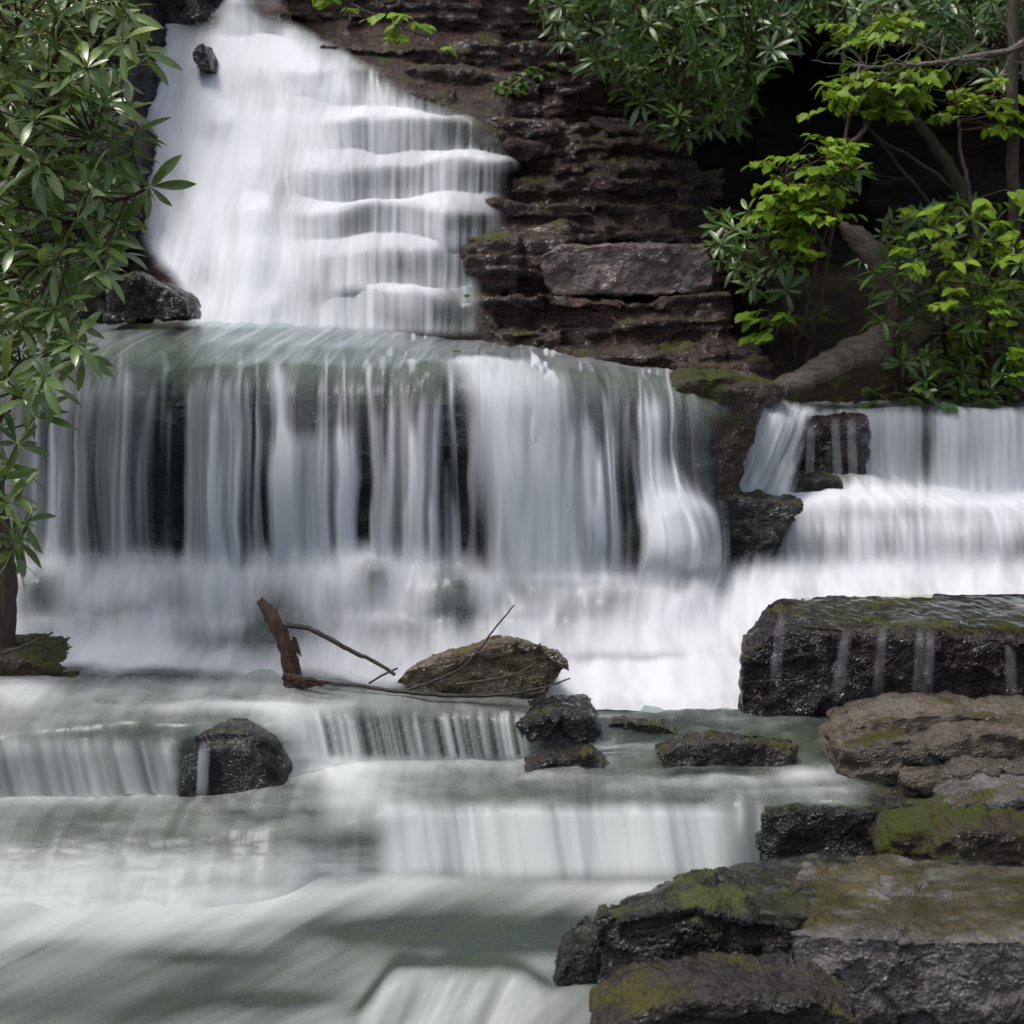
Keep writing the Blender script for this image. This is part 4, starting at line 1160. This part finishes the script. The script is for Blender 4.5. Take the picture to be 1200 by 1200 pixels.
# left trunk + twig
pts = curve([(2, 800, 5.6), (3, 760, 5.6), (6, 720, 5.6), (8, 680, 5.6), (4, 640, 5.62), (-10, 560, 5.7), (-30, 450, 5.8)], 30)
V, Q = tubes([(pts, px(np.linspace(15, 9, 30), 5.6))], 12, 0.14, 9)
tag(link('dead_trunk', fast_mesh('dead_trunk', V, Q), M_TRUNK), 'weathered grey brown trunk at the left edge, rising from the mossy mound', 'tree trunk')
V, Q = tubes([(curve([(2, 766, 5.42), (20, 760, 5.4), (40, 752, 5.38), (62, 741, 5.36)], 14, 0.002), px(np.linspace(2.4, 1.2, 14), 5.4)), (curve([(38, 752, 5.38), (46, 754, 5.37)], 4), px(1.2, 5.4))], 6, 0.1, 10)
tag(link('twig', fast_mesh('twig', V, Q), M_STICK), 'short bare twig leaning on the mossy mound at the left edge', 'stick')

# fallen log and snag on the right bank
pts = curve([(890, 464, 7.9), (930, 450, 8.0), (985, 422, 8.15), (1040, 400, 8.35), (1100, 362, 8.6)], 44, 0.012, 4)
V, Q = tubes([(pts, px(np.linspace(9, 27, 44), 8.2))], 18, 0.16, 11)
tag(link('fallen_log', fast_mesh('fallen_log', V, Q), M_LOG), 'pale weathered fallen log sloping down to the head of the right cascade', 'log')
sg = empty('broken_snag', P(1060, 440, 8.3), 'short broken snag with a torn pale top among the leaves on the right bank', 'snag')
pts = curve([(1072, 445, 8.4), (1062, 400, 8.38), (1048, 350, 8.34), (1036, 312, 8.3), (1012, 284, 8.27), (984, 262, 8.25)], 40)
V, Q = tubes([(pts, px(np.interp(np.linspace(0, 1, 40), [0, .55, .75, .9, 1], [9, 11, 14, 12, 3]), 8.3))], 14, 0.22, 12)
link('trunk', fast_mesh('trunk', V, Q), M_LOG, sg)


# ================================================================== PLANTS
def leaf_template(L=1.0, W=0.25, seg=6, fold=0.12, droop=0.22, kind='lance'):
    s = np.linspace(0, 1, seg + 1)
    if kind == 'lance':
        wd = np.sin(np.pi * np.clip(s, 0, 1) ** 1.25) ** 0.8
        wd[0] = 0.06
        wd[-1] = 0.03
    else:
        wd = np.sin(np.pi * s ** 0.75) ** 0.75
        wd[0] = 0.05
        wd[-1] = 0.02
    y = s * L
    z = -droop * L * s ** 2
    V = []
    for k in range(seg + 1):
        V += [(-wd[k] * W / 2, y[k], z[k] + fold * wd[k] * W), (0, y[k], z[k]), (wd[k] * W / 2, y[k], z[k] + fold * wd[k] * W)]
    Q = []
    for k in range(seg):
        a = k * 3
        Q += [(a, a + 1, a + 4, a + 3), (a + 1, a + 2, a + 5, a + 4)]
    return np.array(V), np.array(Q)


def place_leaves(tmpl, pos, ydir, zdir, scale):
    V, Q = tmpl
    n = len(pos)
    y = ydir / (np.linalg.norm(ydir, axis=1, keepdims=True) + 1e-9)
    x = np.cross(y, zdir)
    x /= np.linalg.norm(x, axis=1, keepdims=True) + 1e-9
    z = np.cross(x, y)
    W = pos[:, None] + scale[:, None, None] * (V[None, :, 0, None] * x[:, None] + V[None, :, 1, None] * y[:, None] + V[None, :, 2, None] * z[:, None])
    QQ = Q[None] + (np.arange(n) * len(V))[:, None, None]
    return W.reshape(-1, 3), QQ.reshape(-1, 4)


LT = [leaf_template(droop=d_, fold=f_) for d_, f_ in ((0.1, 0.12), (0.28, 0.1), (0.45, 0.15))]
OV = [leaf_template(W=0.62, droop=d_, fold=0.08, kind='oval', seg=5) for d_ in (0.1, 0.3)]


def whorl_leaves(centers, axes, L, rg, nleaf=(6, 10), spread=(55, 105)):
    P_, Y_, Z_, S_, R_ = [], [], [], [], []
    for c, a in zip(centers, axes):
        a = a / np.linalg.norm(a)
        ref = np.array([1.0, 0.2, 0.1]) if abs(a[0]) < 0.8 else np.array([0, 1.0, 0.2])
        e1 = np.cross(a, ref)
        e1 /= np.linalg.norm(e1)
        e2 = np.cross(a, e1)
        n = rg.integers(*nleaf)
        ph0 = rg.random() * 6.28
        tone = rg.random()
        for k in range(3):
            yd = a + rg.normal(size=3) * 0.3
            P_.append(c)
            Y_.append(yd)
            Z_.append(e1 + rg.normal(size=3) * 0.5)
            S_.append(L * 0.3)
            R_.append(1.0)
        for k in range(n):
            ph = ph0 + k * 2 * np.pi / n + rg.normal() * 0.25
            th = math.radians(rg.uniform(*spread))
            rad = math.cos(ph) * e1 + math.sin(ph) * e2
            yd = math.cos(th) * a + math.sin(th) * rad
            zd = math.sin(th) * a - math.cos(th) * rad + np.array([0, 0, 0.35])
            P_.append(c + yd * L * 0.05)
            Y_.append(yd)
            Z_.append(zd)
            S_.append(L * rg.uniform(0.55, 1.2))
            R_.append(np.clip(0.5 * tone + 0.4 * rg.random(), 0, 0.9))
    return [np.array(q) for q in (P_, Y_, Z_, S_, R_)]


def leaves_obj(name, data, tmpls, mat, parent):
    p, y, z, s, r = data
    Vs, Qs, Rs, base = [], [], [], 0
    idx = np.arange(len(p)) % len(tmpls)
    for k, t in enumerate(tmpls):
        m = idx == k
        if not m.any():
            continue
        V, Q = place_leaves(t, p[m], y[m], z[m], s[m])
        Vs.append(V)
        Qs.append(Q + base)
        Rs.append(np.repeat(r[m], len(t[0])))
        base += len(V)
    me = fast_mesh(name, np.concatenate(Vs), np.concatenate(Qs))
    attr(me, 'rnd', np.concatenate(Rs))
    return link(name, me, mat, parent)


def in_poly(x, y, poly):
    c = False
    j = len(poly) - 1
    for i in range(len(poly)):
        xi, yi = poly[i]
        xj, yj = poly[j]
        if (yi > y) != (yj > y) and x < (xj - xi) * (y - yi) / (yj - yi) + xi:
            c = not c
        j = i
    return c


def sample(poly, n, d0, d1, rg, mind=0):
    xs = [q[0] for q in poly]
    ys = [q[1] for q in poly]
    out = []
    tries = 0
    while len(out) < n and tries < n * 60:
        tries += 1
        x, y = rg.uniform(min(xs), max(xs)), rg.uniform(min(ys), max(ys))
        if not in_poly(x, y, poly):
            continue
        d = rg.uniform(d0, d1)
        if mind and any((x - o_[0]) ** 2 + (y - o_[1]) ** 2 < mind ** 2 for o_ in out):
            continue
        out.append((x, y, d))
    return np.array(out)


def twig_paths(limbs, centers, axes, r0, rg):
    """connect every leaf whorl to the nearest limb point with a bent twig"""
    nodes_ = np.concatenate([l[0] for l in limbs])
    out = []
    for c, a in zip(centers, axes):
        dd = np.linalg.norm(nodes_ - c, axis=1)
        # prefer limb points below the whorl
        dd = dd + 0.6 * np.clip(nodes_[:, 2] - c[2], 0, None)
        b = nodes_[np.argmin(dd)]
        t = np.linspace(0, 1, 7)[:, None]
        mid = (b + c) / 2 - a / np.linalg.norm(a) * 0.3 * np.linalg.norm(c - b) * 0.5 + rg.normal(size=3) * 0.02
        pts = (1 - t) ** 2 * b + 2 * t * (1 - t) * mid + t ** 2 * c
        out.append((pts, np.linspace(r0 * 1.5, r0 * 0.8, 7)))
    return out


def rhodo(label, limbs_px, centers_px, L, mat, seed, toward=(0.35, -0.6, 0.75), group=None, r_limb=6, buds=True, name='rhododendron_shrub', nleaf=(6, 10)):
    rg = np.random.default_rng(seed)
    base = P(*limbs_px[0][0])
    root = empty(name, base, label, 'shrub', group)
    limbs = []
    for k, l in enumerate(limbs_px):
        n = 24
        w_ = curve(l, n, 0.012, seed + k)
        limbs.append((w_, np.linspace(px(r_limb, l[0][2]), px(r_limb * 0.35, l[-1][2]), n)))
    C = P(centers_px[:, 0], centers_px[:, 1], centers_px[:, 2])
    A = np.array(toward)[None] + rg.normal(size=C.shape) * 0.6
    V, Q = tubes(limbs + twig_paths(limbs, C, A, 0.0035, rg), 6, 0.08, seed)
    link('branches', fast_mesh('branches', V, Q), M_TWIG, root)
    leaves_obj('foliage', whorl_leaves(C, A, L, rg, nleaf), LT, mat, root)
    return root


rg = np.random.default_rng(3)
polyL = [(-60, -60), (172, -60), (150, 20), (168, 60), (150, 110), (162, 165), (150, 200), (165, 240), (140, 290), (115, 340), (90, 385), (40, 400), (-60, 420)]
cl = np.concatenate([sample(polyL, 185, 5.3, 6.1, rg, 13), sample(polyL, 85, 6.1, 6.9, rg, 16)])
cl = np.concatenate([cl, [(176, 218, 5.5), (120, 232, 5.4), (115, 155, 5.5), (40, 140, 5.3), (80, 98, 5.4), (135, 20, 5.4), (70, 300, 5.4), (30, 358, 5.4)]])
rhodo('big glossy rhododendron filling the upper left edge, in front of the upper waterfall',
      [[(-60, 420, 6.3), (-20, 320, 6.2), (20, 200, 6.0), (60, 90, 5.9), (90, -40, 5.9)], [(-40, 380, 6.2), (30, 310, 6.0), (90, 250, 5.7), (170, 222, 5.52)], [(0, 260, 6.1), (60, 200, 5.8), (110, 160, 5.6)], [(20, 180, 6.0), (80, 90, 5.8), (140, 20, 5.6)], [(-60, 200, 6.0), (-20, 120, 5.8), (20, 30, 5.6)]],
      cl, 0.14, M_RHODO, 101, toward=(0.3, -0.55, 0.75))
polyL2 = [(-50, 380), (60, 385), (100, 400), (95, 440), (60, 460), (40, 520), (30, 560), (40, 600), (10, 660), (-50, 660)]
cl2 = np.concatenate([sample(polyL2, 34, 5.2, 5.9, rg, 18), [(88, 402, 5.3), (52, 442, 5.3), (20, 520, 5.3), (8, 590, 5.25), (14, 640, 5.3), (-8, 560, 5.3)]])
rhodo('drooping rhododendron sprays at the left edge, hanging in front of the curtain waterfall',
      [[(-60, 640, 5.8), (-40, 560, 5.7), (-20, 470, 5.6), (30, 420, 5.45), (85, 405, 5.32)], [(-50, 600, 5.7), (-20, 520, 5.5), (20, 460, 5.4), (50, 445, 5.32)], [(-60, 660, 5.7), (-20, 610, 5.4), (6, 592, 5.28)], [(-40, 650, 5.6), (0, 640, 5.35), (14, 640, 5.3)]],
      cl2, 0.135, M_RHODO, 102, toward=(0.6, -0.5, 0.35))

polyR1 = [(615, -60), (960, -60), (960, 20), (900, 80), (870, 150), (800, 165), (760, 130), (720, 100), (670, 60), (640, 30)]
c1 = np.concatenate([sample(polyR1, 250, 8.6, 9.6, rg, 9), sample(polyR1, 130, 9.6, 10.3, rg, 11)])
rhodo('broad dark rhododendron overhanging the cliff at the top, right of centre',
      [[(900, -120, 10.2), (850, -60, 9.8), (780, 20, 9.4), (700, 40, 9.1)], [(880, -100, 10.0), (850, 0, 9.5), (800, 80, 9.2), (790, 140, 9.0)], [(940, -100, 10.0), (930, 0, 9.4), (880, 80, 9.1)], [(860, -100, 10.0), (740, -30, 9.6), (650, 0, 9.3)]],
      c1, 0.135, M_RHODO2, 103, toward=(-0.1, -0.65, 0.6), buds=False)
polyR2 = [(940, -60), (1260, -60), (1260, 60), (1160, 100), (1100, 60), (1030, 40), (980, 60)]
c2 = sample(polyR2, 260, 8.7, 10.2, rg, 9)
rhodo('dark rhododendron in the top right corner above the bare grey branch',
      [[(1230, -120, 10.2), (1160, -60, 9.8), (1060, 0, 9.4), (980, 30, 9.1)], [(1260, -100, 10.0), (1220, 0, 9.5), (1160, 60, 9.2)]],
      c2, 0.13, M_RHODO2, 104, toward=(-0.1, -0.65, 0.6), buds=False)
c3 = np.concatenate([sample([(820, 260), (880, 240), (935, 300), (930, 360), (900, 350), (850, 320)], 22, 7.9, 8.4, rg, 14), [(845, 288, 7.9), (880, 262, 7.95), (925, 372, 8.0), (872, 312, 7.9), (985, 215, 8.0), (1000, 200, 8.1)]])
rhodo('small rhododendron with few leaf whorls standing before the dark hollow, left of the lime sapling',
      [[(935, 420, 8.4), (930, 380, 8.3), (905, 330, 8.2), (870, 300, 8.05), (845, 290, 7.95)], [(930, 390, 8.3), (905, 300, 8.1), (882, 262, 8.0)], [(935, 400, 8.3), (960, 300, 8.2), (985, 215, 8.1)]],
      c3, 0.13, M_RHODO2, 105, toward=(-0.2, -0.55, 0.75), r_limb=4)
c4 = sample([(1010, 300), (1040, 260), (1120, 235), (1200, 280), (1260, 300), (1260, 470), (1120, 465), (1060, 440), (1030, 380)], 140, 7.8, 8.9, rg, 9)
rhodo('dark green rhododendron thicket covering the right bank beside the broken snag',
      [[(1120, 470, 8.6), (1110, 400, 8.5), (1090, 330, 8.4), (1100, 260, 8.3)], [(1160, 470, 8.6), (1180, 380, 8.5), (1190, 300, 8.4)], [(1060, 460, 8.3), (1050, 400, 8.2), (1055, 340, 8.2)]],
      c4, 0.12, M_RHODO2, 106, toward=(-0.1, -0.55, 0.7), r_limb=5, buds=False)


def broadleaf(label, limbs_px, centers_px, L, seed, r_limb=4, name='sapling', cat='sapling', nl=(5, 9), tl=0.16, mat=None):
    rg = np.random.default_rng(seed)
    root = empty(name, P(*limbs_px[0][0]), label, cat)
    limbs = []
    for k, l in enumerate(limbs_px):
        w_ = curve(l, 24, 0.01, seed + k)
        limbs.append((w_, np.linspace(px(r_limb, l[0][2]), px(r_limb * 0.3, l[-1][2]), 24)))
    C = P(centers_px[:, 0], centers_px[:, 1], centers_px[:, 2])
    A = rg.normal(size=C.shape) * 0.3 + np.array([0, 0, 0.3])
    tw_ = twig_paths(limbs, C, A, 0.0025, rg)
    Pp, Y, Z, Sc, R = [], [], [], [], []
    for c in C:
        az = rg.uniform(0, 6.28)
        dr = np.array([math.cos(az), math.sin(az) * 0.6, rg.uniform(-0.35, 0.15)])
        n = rg.integers(*nl)
        tone = rg.random()
        pts = c + np.linspace(0, tl, 6)[:, None] * dr + np.array([0, 0, -0.15])[None] * (np.linspace(0, 1, 6) ** 2)[:, None] * tl
        tw_.append((pts, np.linspace(0.0025, 0.001, 6)))
        side = np.cross(dr, [0, 0, 1])
        for k in range(n):
            f = (k + 1) / n
            p = c + dr * tl * f
            sgn = 1 if k % 2 else -1
            yd = dr * 0.7 + side * sgn * 0.9 + rg.normal(size=3) * 0.2 + np.array([0, 0, -0.25])
            Pp.append(p)
            Y.append(yd)
            Z.append(np.array([0, -0.35, 1.0]) + rg.normal(size=3) * 0.25)
            Sc.append(L * rg.uniform(0.6, 1.15))
            R.append(np.clip(0.5 * tone + 0.5 * rg.random(), 0, 1))
    V, Q = tubes(limbs + tw_, 5, 0.08, seed)
    link('branches', fast_mesh('branches', V, Q), M_TWIG, root)
    leaves_obj('foliage', [np.array(q) for q in (Pp, Y, Z, Sc, R)], OV, mat or M_LIME, root)
    return root


cs = np.concatenate([sample([(905, 190), (960, 160), (1010, 175), (990, 215), (960, 250), (925, 300), (915, 330), (905, 260)], 66, 7.8, 8.3, rg, 9), sample([(900, 240), (980, 190), (990, 230), (930, 290)], 18, 7.8, 8.2, rg, 8),
                     sample([(960, 100), (1020, 70), (1100, 80), (1080, 120), (1010, 130), (960, 125)], 56, 8.0, 8.5, rg, 9), sample([(990, 20), (1080, 5), (1060, 40), (1010, 50)], 16, 8.2, 8.6, rg, 9), sample([(880, 365), (920, 360), (910, 395), (885, 390)], 7, 7.9, 8.1, rg, 8)])
broadleaf('bright lime green sapling in front of the dark hollow on the right bank', [[(945, 430, 8.4), (960, 360, 8.3), (975, 280, 8.2), (990, 180, 8.2), (1000, 90, 8.3), (1030, 10, 8.5)], [(970, 300, 8.2), (940, 250, 8.0), (915, 200, 7.95)], [(990, 180, 8.2), (1040, 110, 8.3), (1090, 90, 8.3)], [(950, 400, 8.3), (920, 370, 8.0), (895, 372, 8.0)]], cs, 0.085, 201)
cs = np.concatenate([sample([(1060, 260), (1130, 220), (1260, 200), (1260, 440), (1150, 440), (1080, 330)], 95, 7.6, 8.5, rg, 14), sample([(1080, 100), (1180, 90), (1200, 150), (1100, 140)], 34, 8.2, 8.6, rg, 12)])
broadleaf('lime green leafy sapling at the right edge, low beside the slender trunk', [[(1150, 470, 8.5), (1160, 380, 8.3), (1150, 300, 8.2), (1120, 240, 8.1)], [(1160, 400, 8.3), (1200, 300, 8.2), (1210, 220, 8.1)], [(1155, 430, 8.4), (1100, 340, 8.1), (1085, 280, 8.0)], [(1150, 300, 8.2), (1130, 200, 8.3), (1120, 110, 8.4)]], cs, 0.085, 202)
cs = sample([(1010, 452), (1200, 440), (1260, 470), (1010, 474)], 30, 7.8, 8.2, rg, 10)
broadleaf('low leafy ground plant creeping along the brink above the right cascade', [[(1000, 472, 8.1), (1050, 460, 8.0), (1150, 462, 8.0), (1230, 465, 8.0)]], cs, 0.075, 205, r_limb=1.6, name='ground_plant', cat='plant', tl=0.12, mat=M_RHODO2)
cs = sample([(340, -8), (400, -8), (470, 15), (535, 62), (500, 60), (455, 38), (410, 10)], 12, 7.6, 7.8, rg, 10)
broadleaf('thin leafy bright green branch reaching in at the top, above the upper waterfall', [[(300, -60, 7.9), (370, -10, 7.75), (440, 15, 7.7), (500, 45, 7.7), (530, 62, 7.7)]], cs, 0.075, 203, r_limb=2.0, name='overhanging_branch', cat='branch', tl=0.1)
cs = sample([(558, 100), (585, 88), (640, 70), (650, 85), (610, 105), (570, 112)], 16, 9.4, 9.6, rg, 8)
broadleaf('small green plant growing from a crack of the cliff, right of the upper waterfall', [[(590, 112, 9.62), (600, 100, 9.55), (625, 85, 9.5)], [(590, 112, 9.62), (575, 104, 9.5)]], cs, 0.06, 204, r_limb=1.5, name='crevice_plant', cat='plant', tl=0.1, mat=M_RHODO2)

# slender trunk, slanting branch, twig tangle
V, Q = tubes([(curve([(1192, 480, 8.4), (1190, 300, 8.4), (1186, 150, 8.4), (1188, 0, 8.4), (1192, -140, 8.4)], 40, 0.006), px(np.linspace(8, 6, 40), 8.4))], 9, 0.08, 13)
tag(link('slender_trunk', fast_mesh('slender_trunk', V, Q), M_TRUNK), 'slender upright grey trunk close to the right edge', 'tree trunk')
V, Q = tubes([(curve([(1170, 330, 8.6), (1140, 250, 8.5), (1105, 180, 8.4), (1060, 125, 8.3), (1020, 105, 8.25)], 30, 0.008), px(np.linspace(9, 5, 30), 8.4)), (curve([(1140, 240, 8.5), (1080, 190, 8.4), (1030, 165, 8.3), (1010, 140, 8.3)], 16, 0.006), px(np.linspace(3, 1, 16), 8.4)), (curve([(1100, 250, 8.5), (1050, 190, 8.4), (1010, 140, 8.3)], 16, 0.006), px(np.linspace(2.2, 1, 16), 8.4))], 8, 0.12, 14)
tag(link('leaning_limb', fast_mesh('leaning_limb', V, Q), M_TRUNK), 'dark mossy limb leaning to the left through the lime sapling', 'branch')
bb = empty('bare_branch', P(1210, 40, 8.3), 'bare pale grey branch with tangled twigs near the top right corner', 'branch')
main = curve([(1230, 30, 8.3), (1190, 58, 8.25), (1150, 66, 8.2), (1080, 76, 8.15), (1000, 78, 8.1)], 30, 0.008, 3)
V, Q = tubes([(main, px(np.linspace(4.5, 1.5, 30), 8.2))], 7, 0.1, 15)
link('limb', fast_mesh('limb', V, Q), M_GTWIG, bb)
rr = np.random.default_rng(16)
tp = []
for k in range(46):
    i = rr.integers(3, 29)
    b = main[i]
    dr = rr.normal(size=3) * np.array([1, 0.5, 1]) + np.array([-0.3, 0, -0.25])
    dr /= np.linalg.norm(dr)
    ln = rr.uniform(0.12, 0.42)
    t = np.linspace(0, 1, 9)[:, None]
    bend = rr.normal(size=3) * 0.5
    tp.append((b + ln * (t * dr + t * t * bend * 0.6) + rr.normal(size=(9, 3)) * 0.006 * t, np.linspace(0.004, 0.0015, 9)))
V, Q = tubes(tp, 5, 0.1, 16)
link('twigs', fast_mesh('twigs', V, Q), M_GTWIG, bb)
